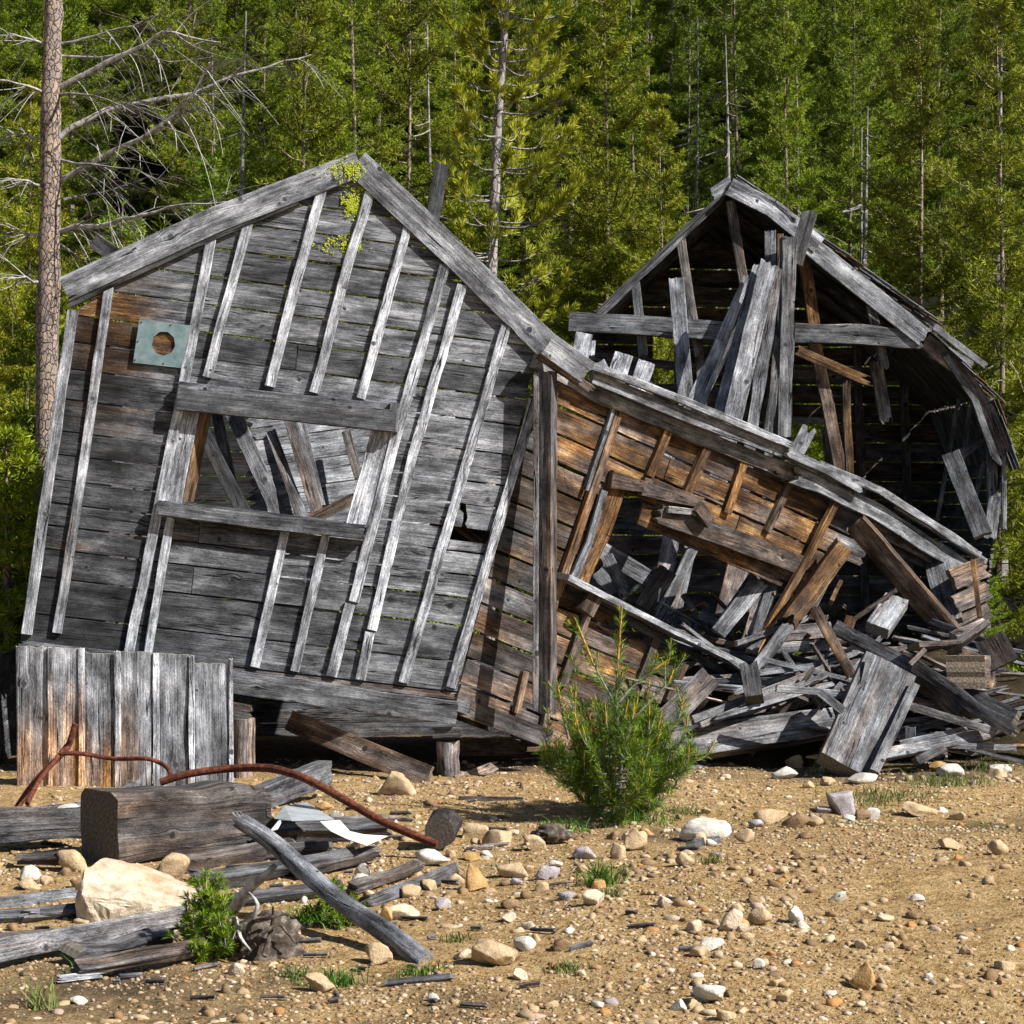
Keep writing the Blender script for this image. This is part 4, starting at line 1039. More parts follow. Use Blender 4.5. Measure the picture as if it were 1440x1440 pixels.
# inside the side opening
for (a, b, w, th, bb, br, lab, kw) in [
 ((948, 735, 17.9), (925, 860, 17.4), 24, .04, 1.4, .05, 'wide pale board hanging in the side opening, left of the group', {}),
 ((978, 740, 17.9), (945, 880, 17.4), 18, .04, 1.3, .05, 'middle pale board of the group in the side opening', {}),
 ((985, 750, 17.7), (920, 885, 17.2), 15, .04, 1.35, .05, 'splintered narrow board of the group in the side opening', dict(rag=(.02, .08))),
 ((1046, 770, 18.2), (1022, 870, 17.6), 34, .08, 1.1, .2, 'stout split post inside the side opening', {}),
 ((1062, 790, 18.1), (1050, 860, 17.8), 20, .05, 1.3, .1, 'pale post behind the stout split one', {}),
 ((840, 770, 17.6), (916, 815, 17.7), 24, .05, 1.4, .03, 'pale board lying across the lower left of the side opening', {}),
 ((852, 780, 17.0), (882, 840, 16.9), 18, .03, 1.2, .05, 'curved splintered board in the left corner of the side opening', dict(rag=(.03, .08))),
 ((842, 800, 17.1), (870, 830, 17.1), 30, .03, 1.5, .03, 'broad pale board in the left corner of the side opening', {}),
 ((940, 800, 16.9), (905, 855, 16.8), 28, .05, .4, .05, 'dark burnt looking board block resting on the side sill', {}),
 ((960, 835, 17.2), (1000, 895, 17.0), 9, .04, .7, .3, 'thin brown stick behind the side sill', {}),
 ((1070, 815, 16.9), (1010, 890, 16.7), 26, .04, 1.35, 0, 'smooth grey board propped on the right part of the side sill', dict(w2=22)),
 ((1080, 800, 17.0), (1048, 905, 16.7), 14, .04, 1.3, .1, 'narrow board propped right of the smooth grey one', {}),
 ((1094, 800, 17.0), (1058, 915, 16.6), 17, .05, 1.0, .2, 'rough edged board standing beside the narrow propped one', {}),
 ((1058, 805, 17.2), (1005, 885, 17.0), 7, .03, 1.3, 0, 'thin strip behind the smooth grey propped board', {}),
 ((985, 860, 17.4), (1015, 885, 17.2), 16, .04, 1.4, 0, 'short pale board end behind the side sill', {}),
 ((960, 860, 17.3), (945, 890, 17.1), 12, .03, 1.1, .1, 'short upright stick behind the side sill', {})]:
    one('board', lab, (a[0], a[1], a[2] + .85), (b[0], b[1], b[2] + .85), w, th, b=bb, br=br, **kw)

# right hand ruin timbers
one('beam', 'long brown beam slanting down to the right before the dark shed opening', (1202, 738, 17.85), (1336, 892, 17.95), 30, .10, b=1.0, br=.42, cat='beam', roll=-14, wob=.006)
one('beam', 'red brown beam slanting down to the left with broken orange foot', (1190, 768, 17.75), (1108, 878, 17.4), 26, .10, b=.8, br=.6, cat='beam', roll=15, rag=(.01, .12))
one('board', 'split grey tail of board below the broken red brown beam', (1112, 876, 17.35), (1060, 945, 17.1), 18, .05, b=1.1, br=.1, rag=(.06, .03))
one('board', 'olive tan board dropping from the broken beam onto the heap', (1145, 855, 17.4), (1198, 950, 16.9), 15, .06, b=1.0, br=.45)
one('plank', 'dark weathered plank standing aslant in the right side of the shed', (1336, 636, 19.0), (1382, 752, 18.6), 26, .05, b=1.0, br=0)
one('post', 'stout split post leaning in the shade under the right eave end', (1318, 788, 18.6), (1336, 872, 18.2), 34, .12, b=1.15, br=.1, cat='post', wob=.012)
one('post', 'thin brown upright pole at the right end of the ruin', (1368, 785, 18.1), (1378, 868, 17.9), 7, .03, b=1.0, br=.75, cat='post')
for i, (a, b, w, br, lab) in enumerate([((1340, 815, 18.2), (1390, 795, 18.4), 30, .3, 'topmost brown grey board in the stack at the right end'), ((1342, 850, 18.2), (1392, 828, 18.4), 26, .35, 'second board down in the stack at the right end'), ((1345, 880, 18.2), (1393, 856, 18.4), 24, .3, 'third board down in the stack at the right end')]):
    one('board', lab, a, b, w, .05, b=1.0, br=br, rag=(.02, .05), wob=.012)
pk('plank', 'thick bent plank lying like a bench on the right of the heap', [(1292, 906, 16.7), (1350, 903, 16.8), (1392, 872, 17.0)], 8, .20, 1.2, .25, (.01, .02), roll=8)
one('plank', 'grey board lying flat on top of the bent plank', (1340, 892, 17.0), (1388, 872, 17.2), 16, .05, b=1.2, roll=50)
one('board', 'boarding with rusted nail marks hanging at the right edge', (1390, 895, 17.0), (1412, 935, 16.9), 44, .05, b=.6, br=.2)
one('log', 'pale greenish sawn log end under the bench like plank', (1385, 945, 16.6), (1400, 945, 17.2), 46, .28, b=1.4, br=.3, cat='log')
one('board', 'dark board between the bent plank and the sawn log end', (1350, 918, 16.7), (1378, 930, 16.8), 18, .08, b=.7, br=.4, rag=(.02, .03))
one('plank', 'pale squared block leaning behind the long brown beam', (1262, 838, 17.9), (1234, 880, 17.6), 34, .10, b=1.4, roll=-18)
one('board', 'thin plank leaning left of the pale squared block', (1250, 838, 18.0), (1210, 892, 17.8), 14, .03, b=1.0, br=.1)
one('board', 'small orange and grey block standing on the heap', (1198, 866, 17.6), (1188, 892, 17.6), 16, .05, b=1.2, br=.6)

# wide propped plank
one('plank', 'very wide knotty plank propped up in front of the heap', (1254, 932, 16.5), (1192, 1078, 15.85), 80, .14, nov=True, b=.95, br=.20, cat='plank', roll=7, wob=.002)
one('plank', 'narrow pale board with bent nails along the right edge of the wide propped plank', (1288, 960, 16.38), (1230, 1084, 15.75), 14, .05, b=1.2, br=.05)
pk('board', 'thin bowed strip along the left edge of the wide propped plank', [(1222, 925, 16.4), (1208, 985, 16.25), (1166, 1064, 15.95)], 8, .04, 1.1, 0)
# timbers on the ground
one('timber', 'long squared grey timber with nails lying right of the young pine', (925, 1048, 16.35), (1176, 1012, 16.9), 44, .20, b=1.15, br=.12, cat='timber', roll=14, wob=.006, w2=40)
one('plank', 'wide grey plank lying behind the long squared timber', (960, 1015, 16.8), (1172, 968, 17.2), 26, .05, b=.95, br=.15, roll=35)
one('plank', 'pair like grooved board resting slantwise on the heap', (975, 1012, 16.5), (1160, 940, 17.0), 11, .05, b=1.3)
one('plank', 'second grooved board just under the slanting one', (985, 1020, 16.4), (1165, 948, 16.9), 9, .05, b=1.3)
one('plank', 'broad board leaning right above the young pine', (930, 1020, 16.2), (1000, 950, 16.6), 34, .04, b=.8, br=.2)
one('board', 'dark upright plank end standing in the heap', (1052, 930, 16.7), (1060, 978, 16.5), 26, .12, b=.6, br=.2, rag=(.04, 0))
one('board', 'long pale strip across the heap before the wide plank', (1092, 968, 16.3), (1205, 978, 16.4), 10, .04, b=1.6)
one('board', 'pale strip slanting under the long pale strip', (1152, 972, 16.2), (1186, 1000, 16.1), 13, .03, b=1.3)
one('beam', 'long grey beam running down right across the heap', (1172, 880, 17.3), (1325, 958, 16.7), 20, .08, b=.95, cat='beam', roll=10, br=.08, w2=16)
one('beam', 'long dark beam continuing to the right edge of the heap', (1300, 945, 16.9), (1428, 1008, 16.4), 20, .08, b=.75, cat='beam', roll=10, br=.15)
one('beam', 'rough dark beam below the long dark one at right', (1285, 935, 16.8), (1425, 1030, 16.2), 19, .08, b=.6, cat='beam', br=.2, wob=.012)
one('log', 'rotten dark log under the beams right of the wide plank', (1290, 950, 16.9), (1355, 1008, 16.5), 26, .14, b=.6, br=.3, cat='log', wob=.02, rag=(.02, .1))
one('plank', 'long thin plank lying right of the wide plank', (1270, 990, 16.4), (1402, 1030, 16.3), 12, .06, b=1.1, br=.12)
one('plank', 'pale plank on the ground reaching right from the wide plank', (1238, 1060, 16.0), (1395, 1030, 16.5), 17, .05, b=1.4, roll=25)
one('plank', 'grey board at the right edge on the ground', (1330, 1048, 16.3), (1430, 1052, 16.4), 9, .08, b=1.3)
one('board', 'small dark wedge of board on the ground at right', (1290, 1070, 16.0), (1330, 1050, 16.2), 13, .05, b=.7)
one('board', 'short post stub standing in the gap right of the wide plank', (1280, 1022, 16.4), (1280, 1046, 16.4), 15, .06, b=.8)
one('board', 'dark stick pointing up above the wide propped plank', (1280, 934, 16.5), (1302, 912, 16.6), 7, .03, b=.6, br=.3)
one('board', 'pale board lying level at the back of the heap, upper one', (1095, 892, 17.6), (1170, 885, 17.8), 22, .05, b=1.0, br=.25)
one('board', 'pale board lying level at the back of the heap, lower one', (1090, 912, 17.3), (1175, 906, 17.4), 15, .05, b=1.2, br=.1)
one('board', 'thin level board in front of the two pale level boards', (1068, 946, 16.9), (1150, 936, 17.1), 9, .04, b=1.2)
one('board', 'board under the cabin beside the pale post', (645, 1050, 16.6), (742, 1052, 17.0), 24, .06, b=.8, br=.6, rag=(.01, .08))
one('beam', 'beam end joining the base beam at the cabin corner', (640, 1000, 16.3), (692, 1018, 16.8), 22, .12, b=.7, br=.3, cat='beam', rag=(0, .05))
one('beam', 'dark sill beam running under the brown side wall', (645, 992, 16.05), (775, 1040, 16.3), 26, .06, b=.55, br=.25, cat='beam')
one('board', 'wide brown board slanting in the dark gap under the cabin', (405, 1012, 16.2), (602, 1094, 15.72), 30, .04, b=1.3, br=.40, w2=34)
one('board', 'bright brown fan of splinters on the ground under the corner', (642, 1098, 16.0), (706, 1074, 16.4), 15, .04, b=1.3, br=.5, rag=(0, .15))
one('board', 'thin dark board on the ground under the cabin corner', (600, 1108, 15.7), (765, 1098, 15.9), 6, .04, b=.8)
one('board', 'short grey board lying on the ground under the gable, left', (375, 1107, 15.7), (415, 1107, 15.7), 10, .05, b=1.2)
one('board', 'short grey board lying on the ground under the gable, middle', (470, 1108, 15.7), (520, 1107, 15.8), 7, .05, b=1.2)
for (a, b, w, bb, br, lab) in [((1005, 1010, 16.4), (1250, 938, 17.2), 7, 1.7, .05, 'long thin pale board climbing right across the heap behind the wide plank'), ((1030, 975, 16.9), (1215, 915, 17.4), 8, 1.3, .1, 'long narrow board behind the pair of grooved boards'),
    ((1195, 905, 17.2), (1420, 1000, 16.9), 8, 1.4, .05, 'long thin board lying above the grey beam at right'), ((1240, 895, 17.3), (1150, 1000, 16.7), 7, 1.2, .15, 'thin board slanting down left behind the wide plank'),
    ((1265, 1045, 16.3), (1425, 1010, 16.5), 7, 1.6, .05, 'thin pale board crossing low at the right edge'), ((1215, 900, 17.6), (1285, 835, 18.2), 9, 1.5, .05, 'slim pale board leaning left of the long brown beam'),
    ((1285, 1000, 16.7), (1420, 965, 16.9), 6, 1.2, .2, 'narrow strip between the dark beams at right'), ((1035, 905, 17.3), (1140, 868, 17.8), 8, 1.2, .2, 'narrow board under the broken foot of the red brown beam'),
    ((1300, 870, 18.0), (1395, 905, 17.4), 9, 1.0, .3, 'brownish board behind the bent bench like plank'), ((1210, 960, 16.9), (1065, 925, 17.0), 7, 1.5, .05, 'thin grey strip running left from the top of the wide plank')]:
    one('board', lab, a, b, w, .035, nov=True, b=bb, br=br, rag=(.04, .08))
# posts
def post(lab, px, y0, y1, r, d, br):
    m = MB(); n = 7; pts = [P(px + rnd.uniform(-.6, .6), y0 + (y1 - y0) * i / (n - 1), d) for i in range(n)]
    m.tube(pts, [r * d / F * rnd.uniform(.95, 1.05) for _ in pts], 14, bright=1.35, brown=br, rough=.12, sm=True); return tag(m.build('post', WD), lab, 'post')
post('short pale round post holding up the base beam', 630, 1042, 1112, 16, 16.1, .35)
post('short post with orange bark behind the end of the plank fence', 342, 1010, 1102, 17, 15.9, .55)
one('block', 'weathered cap block on the short pale round post', (608, 1031, 16.0), (650, 1031, 16.0), 16, .2, b=.8, wob=.012, cat='block', rag=(.02, .02))
one('block', 'weathered cap block on the post behind the plank fence', (325, 998, 15.85), (353, 1003, 15.85), 22, .2, b=.6, br=.3, wob=.015, cat='block', rag=(.0, .04))

# heap of small sticks
R2 = random.Random(11)
def stick(cx, cy, d, a, Lp, w, th, b, br, lab, grp):
    dx = math.cos(a) * Lp / 2; dy = math.sin(a) * Lp / 2; dz = R2.uniform(-.25, .25)
    pk('broken_board', lab, [(cx - dx, cy - dy, d - dz), (cx + dx, cy + dy, d + dz)], w, th, b, br, (R2.uniform(.01, .06), R2.uniform(.01, .08)), roll=R2.uniform(-50, 50), group=grp)
for k in range(80):
    cx = R2.uniform(1010, 1425); t = R2.random(); cy = 900 + (100 if cx < 1190 else 150) * t
    d = 17.9 - 1.1 * t; a = R2.gauss(.05, .20) if R2.random() < .85 else R2.uniform(-1.3, 1.3)
    if 1180 < cx < 1270 and cy > 930: d = max(d, 16.95)
    stick(cx, cy, d, a, R2.uniform(110, 300), R2.uniform(3, 8), R2.uniform(.015, .04), R2.uniform(.7, 1.7), R2.choice([0, .05, .1, .25, .4]),
          'splintered weathered board piece jumbled in the heap at the foot of the ruins', 'board pieces in the heap')
for k in range(20):
    cx = R2.uniform(1060, 1180); cy = R2.uniform(820, 905); stick(cx, cy, 18.0 + R2.uniform(-.3, .4), R2.uniform(-1.4, .2), R2.uniform(20, 60), R2.uniform(5, 11), .03, R2.uniform(.5, 1.1), R2.choice([0, .1, .6, .8]),
          'small splinter of board caught behind the broken side wall', 'splinters behind the side wall')
for k in range(14):
    cx = R2.uniform(930, 1020); cy = R2.uniform(850, 905); stick(cx, cy, 18.1 + R2.uniform(-.2, .4), R2.uniform(-1.4, 1.2), R2.uniform(20, 50), R2.uniform(4, 10), .03, R2.uniform(.6, 1.4), R2.choice([0, .1, .6]),
          'small splinter of board caught behind the broken side wall', 'splinters behind the side wall')
# dark heap mass below the sticks: rotten duff
def duff():
    n = 60; V = []; T = []
    for j in range(30):
        for i in range(n):
            x = 1.15 + 2.9 * i / (n - 1); y = 16.6 + 3.1 * j / 29
            z = gh(x, y) + (.62 * sstep(16.6, 17.7, y) + .12 * N3(x * 3, y * 3, 6)) * sstep(1.15, 1.5, x) - .05
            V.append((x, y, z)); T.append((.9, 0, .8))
    idx = np.arange(30 * n).reshape(30, n); Fq = np.stack([idx[:-1, :-1], idx[:-1, 1:], idx[1:, 1:], idx[1:, :-1]], -1).reshape(-1, 4)
    tag(raw_mesh('rotten_duff', np.array(V), Fq, np.array(T), 'ground', smooth=True), 'dark rotten duff and splinters under the heap of boards', 'debris', kind='stuff')
duff()

# ------------------------------------------------------------------ plank fence at left
FD = 15.25; fp = Plane(P(170, 1000, FD), Vector((0, -1, 0)))
fence = empty('plank_fence', (P(170, 1000, FD).x, FD, 0), 'low fence of upright grey boards stained yellow below, before the left end of gable', 'fence')
def ft(p, t, f):
    x, y = topx(p); y += [0, 34, -12, 26, -30, 10, 22][int((x - 20) // 49) % 7]; k = sstep(960, 1075, y + 60 * N3(x * .09, y * .004, 1)) * sstep(240, 150, x)
    return 1.6 + .6 * k, clamp(.03 + .68 * k)
m = MB(); xs = [(22, 68), (70, 111), (117, 162), (168, 214), (223, 265), (273, 321)]
for i, (a, b) in enumerate(xs):
    yt = 907 + (a - 22) * .055 + (10 if i in (5,) else 0) + (i == 2) * 4; yb = 1145
    off = rnd.uniform(0, .01); fr = lambda x, y: fp.hit(x, y, off)
    m.quad(fr(b, yt + 2), fr(a, yt), fr(b - 1, yb), fr(a + 2, yb), fp.n, .025, tint=ft, rag=(.012, 0), wob=.004, bow=.004, cols=[0, .03, .2, .4, .6, .8, .97, 1])
m.build('board_panel', WD, fence)
for (x, w, t) in ((114, 9, 911), (165, 9, 915), (219, 9, 918), (269, 8, 921), (69.5, 6, 910), (324, 6, 926)):
    mm = MB(); f2 = lambda x_, y_: fp.hit(x_, y_, .018)
    mm.quad(f2(x + w / 2, t), f2(x - w / 2, t), f2(x + w / 2 + 1, 1140), f2(x - w / 2 + 1, 1140), fp.n, .022, tint=lambda p, a, b: (ft(p, a, b)[0] * 1.7, ft(p, a, b)[1] * .9), rag=(.01, 0)); mm.build('batten', WD, fence)
for yy in (960, 1060):
    mm = MB(); mm.quad(fp.hit(24, yy + 12, -.03), fp.hit(24, yy - 10, -.03), fp.hit(320, yy + 12, -.03), fp.hit(320, yy - 10, -.03), fp.n, .05, bright=.6); mm.build('rail', WD, fence)
# ------------------------------------------------------------------ foreground things
def gpt(px, py, up=0.0):
    g = G(px, py); return Vector((g.x, g.y, gh(g.x, g.y) + up))
# great squared timber
def big_timber():
    A = gpt(165, 1222); B = Vector((A.x + 1.02 * math.cos(math.radians(42)), A.y + 1.02 * math.sin(math.radians(42)), gh(A.x + .9, A.y + .45)))
    m = MB(rough=1); ax = (B - A).normalized(); n = Vector((ax.y, -ax.x, 0)).normalized(); up = n.cross(ax) if n.cross(ax).z > 0 else ax.cross(n)
    h = .385; m.quad(A + up * -.02, A + up * h, B + up * -.01, B + up * h * .84, n, .36, bright=.48, brown=.42, rag=(.010, .22), wob=.020, chamf=.07, cols=[0, .10, .2, .32, .44, .56, .68, .8, .9, 1], seglen=.05)
    tag(m.build('squared_timber', WD), 'massive dark squared timber with sawn left end, lying below the plank fence', 'timber')
big_timber()
def gb(name, lab, a, b, w, th, up=(0.0, 0.0), **k):
    """board lying on the ground between two ground pixels"""
    cat = k.pop('cat', 'board'); A = gpt(*a, up[0]); B = gpt(*b, up[1]); m = MB(rough=.8); dm = (A.y + B.y) / 2 / F
    m.line(A, B, w * dm, th, **k); return tag(m.build(name, WD), lab, cat)
gb('log', 'grey weathered log running off the left edge behind the squared timber', (0, 1200), (118, 1193), 46, .2, (.15, .14), bright=.6, brown=.25, rag=(0, .02), wob=.02, cat='log')
gb('log', 'thin grey pole behind the white rounded stone at left', (10, 1162), (165, 1142), 18, .08, (.06, .07), bright=1.0, brown=.1, rag=(0, .03), cat='log')
gb('plank', 'old plank behind the squared timber, its tip rising to the right', (122, 1150), (205, 1130), 24, .06, (.04, .12), bright=.8, brown=.15, rag=(0, .05), cat='plank')
gb('plank', 'dark beam end rising behind the bend of the long rusty pipe', (335, 1150), (468, 1120), 34, .1, (.05, .16), bright=.75, brown=.15, rag=(0, .04), roll=-20, cat='plank')
gb('plank', 'rotted plank under the grey metal sheet', (300, 1195), (560, 1180), 34, .10, (.03, .03), bright=.5, brown=.25, rag=(.05, .15), wob=.02, roll=-50, cat='plank')
gb('plank', 'wide dark plank lying behind the bleached branch', (270, 1262), (500, 1222), 36, .06, (.03, .03), bright=.55, brown=.25, rag=(.05, .12), wob=.015, roll=-55, cat='plank')
gb('plank', 'dark plank crossing behind the small seedling', (250, 1290), (480, 1262), 26, .05, (.02, .02), bright=.5, brown=.25, rag=(.05, .12), wob=.015, roll=-55, cat='plank')
gb('beam', 'thin half buried beam pointing at the upright orange stone', (515, 1277), (645, 1238), 20, .07, (.02, .06), bright=.6, brown=.25, rag=(.06, .02), wob=.012, cat='beam')
gb('plank', 'long nailed board reaching from the left edge to the seedling', (-20, 1372), (268, 1302), 30, .07, (.09, .05), bright=1.0, brown=.25, rag=(0, .02), wob=.01, cat='plank')
gb('plank', 'short dark split plank below the long nailed board', (105, 1362), (245, 1332), 26, .10, (.02, .02), bright=.6, brown=.3, rag=(.06, .02), wob=.02, roll=-30, cat='plank')
gb('plank', 'grey board lying low at the left edge above the nailed board', (-10, 1278), (108, 1262), 18, .06, (.02, .02), bright=.95, brown=.15, rag=(0, .02), cat='plank')
gb('plank', 'flat grey plank at the left edge beneath the low board', (-10, 1300), (108, 1290), 26, .05, (.0, .0), bright=.75, brown=.2, rag=(0, .05), roll=-50, cat='plank')
gb('plank', 'dark strip of wood at the left edge nearest the long nailed board', (-10, 1325), (110, 1318), 14, .04, (.0, .0), bright=.5, brown=.35, rag=(0, .05), roll=-40, cat='plank')
gb('board', 'small pale chip of wood on the dirt at lower left', (82, 1386), (150, 1378), 9, .02, (.02, .02), bright=1.7, brown=.05, rag=(.03, .06), roll=-30)
gb('board', 'thin board end on the ground right of the fallen pole foot', (540, 1388), (640, 1378), 10, .03, (.0, .0), bright=.7, brown=.2, rag=(.03, .02), roll=-40)
gb('board', 'dark sliver of wood under the large cream rock', (976, 1193), (1014, 1186), 14, .05, (.02, .02), bright=.5, brown=.2, rag=(.02, .03))
gb('board', 'small wood chip flat on the open soil right of centre', (935, 1270), (968, 1275), 12, .01, (.015, .015), bright=.9, brown=.2, rag=(.03, .03), roll=-50)
gb('board', 'dark stick on the soil left of the young pine', (645, 1125), (735, 1128), 7, .03, (.01, .01), bright=.5, brown=.4)
gb('board', 'pale sliver on the soil right of the young pine', (962, 1082), (1000, 1078), 5, .02, (.01, .01), bright=1.5, brown=.1)
for i, (a, b, w, r, lab) in enumerate([
  ((250, 1232), (420, 1205), 22, -40, 'rotted dark plank just right of the cut timber foot'), ((300, 1215), (470, 1208), 16, -30, 'dark splintered strip under the white torn sheet'), ((120, 1290), (30, 1300), 16, -30, 'old grey plank end left of the flat pale boulder'),
  ((330, 1250), (260, 1240), 18, -20, 'small rotted block below the pale stone by the timber'), ((420, 1240), (540, 1214), 14, -45, 'thin dark plank passing under the fallen pole'), ((20, 1222), (100, 1226), 12, -40, 'dark strip below the grey log at the left edge'),
  ((110, 1382), (300, 1350), 18, -50, 'crumbling dark plank sunk in the soil below the short split plank'), ((500, 1262), (600, 1232), 12, -40, 'narrow dark plank behind the half buried beam'), ((225, 1150), (300, 1120), 20, -10, 'dark plank end behind the top of the squared timber')]):
    gb('plank', lab, a, b, w, .06, (.03, .05), bright=.6, brown=.35, rag=(.04, .12), wob=.012, roll=r, cat='plank')
R3 = random.Random(4)
for k in range(70):
    px = R3.uniform(20, 620) if k < 52 else R3.uniform(620, 1000); py = R3.uniform(1120, 1425); a = R3.uniform(-.5, .35); L = R3.uniform(10, 42)
    gb('wood_chip', 'small dark splinter of wood strewn over the dirt', (px, py), (px + L, py + L * .25 * math.sin(a)), R3.uniform(3, 8), .012, (.01, .012), bright=R3.uniform(.4, 1.1), brown=.25, rag=(.01, .03), roll=-45)['group'] = 'splinters strewn over the dirt'

# fallen pole
def pole():
    top = P(344, 1158, 10.55); foot = G(600, 1352); foot = Vector((foot.x, foot.y, foot.z - .02)); n = 16
    pts = [top.lerp(foot, i / (n - 1)) + Vector((0, 0, .012 * math.sin(i * .6))) for i in range(n)]
    m = MB(); m.tube(pts, [.040 + .007 * (i / (n - 1)) for i in range(n)], 16, bright=1.15, brown=.12, rough=.10, split=-.05)
    o = m.build('fallen_pole', WD, origin=foot); tag(o, 'smooth grey pole with splintered top, slanting down to the bottom centre left', 'pole')
    m = MB()
    for k in range(11):
        b = top + Vector((rnd.uniform(-.022, .022), rnd.uniform(-.02, .02), rnd.uniform(-.02, .02))); d = (top - foot).normalized(); L = rnd.uniform(.03, .10)
        m.tube([b - d * .03, b + d * L * .5, b + d * L + Vector((0, 0, .01))], [.010, .008, .002], 5, bright=1.7, brown=.1, cap=False)
    m.build('splintered_end', WD, o)
pole()
# bleached branch and dead root
def br_tube(name, lab, pts, r, mat, cat, parent=None, sides=9, rough=.25):
    m = MB(); Q = [Vector(p) for p in pts]; out = []; 
    for i in range(len(Q) - 1):
        for t in (0, .33, .66):
            p0 = Q[max(i - 1, 0)]; p1 = Q[i]; p2 = Q[i + 1]; p3 = Q[min(i + 2, len(Q) - 1)]
            out.append(.5 * ((2 * p1) + (p2 - p0) * t + (2 * p0 - 5 * p1 + 4 * p2 - p3) * t * t + (-p0 + 3 * p1 - 3 * p2 + p3) * t ** 3))
    out.append(Q[-1]); n = len(out); rr = [r[0] + (r[1] - r[0]) * i / (n - 1) for i in range(n)]
    m.tube(out, rr, sides, rough=rough); o = m.build(name, [mat, mat], parent)
    return tag(o, lab, cat) if parent is None else o
br_tube('dead_branch', 'bleached crooked branch reaching up beneath the fallen pole', [P(322, 1292, 10.5), P(335, 1268, 10.4), P(352, 1248, 10.35), P(372, 1232, 10.3), P(388, 1216, 10.3)], (.034, .014), 'bleached_branch', 'branch')
br_tube('dead_branch', 'thin bleached stick lying behind the fallen pole', [gpt(352, 1268, .02), gpt(400, 1260, .03), gpt(455, 1262, .02)], (.009, .006), 'bleached_branch', 'branch')
rt = empty('dead_root', gpt(365, 1350), 'gnarled dark uprooted root lump beside the pine seedling', 'root')
def lump(parent, c, R, seed, mat, sq=(1, .8, .7)):
    V, Fc = ICO4; v = V.copy()
    for i in range(len(v)):
        q = v[i]; v[i] = q * (1 + .35 * N3(q[0] * 1.6 + seed, q[1] * 1.6, q[2] * 1.6) + .22 * N3(q[0] * 5 + seed, q[1] * 2, q[2] * 5) + .1 * N3(q[0] * 14, q[1] * 7 + seed, q[2] * 14))
    v = v * R * np.array(sq) + np.array(c); return raw_mesh('root_mass', v, Fc, np.ones((len(v), 3)), mat, parent=parent, nper=3)
rb = Vector(rt['_o'])
lump(rt, (0, .1, .04), .17, 3, 'root_wood', (1.1, .7, .75))
for pts in [[(340, 1345), (352, 1300), (375, 1292), (400, 1285), (412, 1290)], [(350, 1330), (372, 1310), (392, 1300), (402, 1310), (415, 1325)], [(330, 1290), (338, 1318), (352, 1336)], [(372, 1345), (383, 1300), (384, 1275)], [(330, 1320), (345, 1310), (360, 1330)], [(355, 1290), (362, 1272), (350, 1255)]]:
    n = len(pts); br_tube('root', '', [P(x, y, rb.y - .06 + rnd.uniform(-.05, .05)) for x, y in pts], (rnd.uniform(.010, .016), .004), rnd.choice(['root_wood', 'root_wood', 'bleached_branch']), 'root', parent=rt, rough=.5)
# round stump end at the pipe
s0 = gpt(617, 1196); st = MB(); st.tube([s0 + Vector((0, -.02, .10)), s0 + Vector((.03, .25, .11))], [.088, .092], 18, bright=.35, brown=.4, rough=.25, sm=True)
tag(st.build('log_end', WD), 'dark round log end at the right tip of the long rusty pipe', 'log')
s0 = gpt(775, 1188)
tag(lump(None, (s0.x, s0.y + .05, s0.z + .05), .085, 8, 'root_wood', (1.2, .8, .6)), 'small weathered stump left of the young pine foot', 'stump').name = 'stump'

# rusty pipes
def pipe(lab, pts, rpx, flat=False):
    Q = [P(*p) for p in pts]; m = MB(); out = []
    for i in range(len(Q) - 1):
        for t in np.arange(0, 1, .2):
            p0 = Q[max(i - 1, 0)]; p1 = Q[i]; p2 = Q[i + 1]; p3 = Q[min(i + 2, len(Q) - 1)]
            out.append(.5 * ((2 * p1) + (p2 - p0) * t + (2 * p0 - 5 * p1 + 4 * p2 - p3) * t * t + (-p0 + 3 * p1 - 3 * p2 + p3) * t ** 3))
    out.append(Q[-1]); m.tube(out, rpx * Q[0].y / F, 14, rough=.10); return tag(m.build('rusty_pipe', ['rust', 'rust']), lab, 'pipe')
pipe('long rusty pipe arching over the squared timber down to the round log end', [(226, 1100, 12.6), (262, 1089, 12.6), (320, 1081, 12.6), (372, 1080, 12.5), (405, 1086, 12.4), (440, 1100, 12.3), (490, 1128, 12.2), (540, 1156, 12.1), (615, 1188, 12.0)], 5.6)
pipe('thick rusty bar sloping up in front of the plank fence', [(20, 1142, 13.6), (40, 1112, 13.7), (62, 1085, 13.8), (92, 1055, 14.0), (100, 1038, 14.0), (106, 1018, 14.0)], 4.6)
pipe('second rusty bar crossing under the thick sloping one', [(38, 1130, 13.3), (55, 1098, 13.5), (75, 1072, 13.8), (96, 1046, 14.1)], 3.6)
pipe('bent rusty rod running level across the fence boards', [(86, 1060, 13.9), (115, 1060, 13.9), (160, 1067, 13.9), (205, 1067, 13.8), (225, 1073, 13.8), (236, 1081, 13.7), (239, 1090, 13.6)], 3.2)
pipe('short rusty bar end at the left edge', [(10, 1172, 12.6), (35, 1158, 12.6), (57, 1146, 12.6)], 4.5)
pipe('rusty bar across the white rounded stone', [(52, 1162, 12.2), (85, 1152, 12.3), (120, 1142, 12.4)], 4.2)
pipe('small rusty hook on the dirt at the left edge', [(84, 1296, 10.2), (90, 1287, 10.2), (100, 1286, 10.2), (107, 1290, 10.2)], 1.6)
for j, (x, y) in enumerate([(145, 1316), (150, 1322), (190, 1308), (215, 1300), (248, 1296)]):
    pass

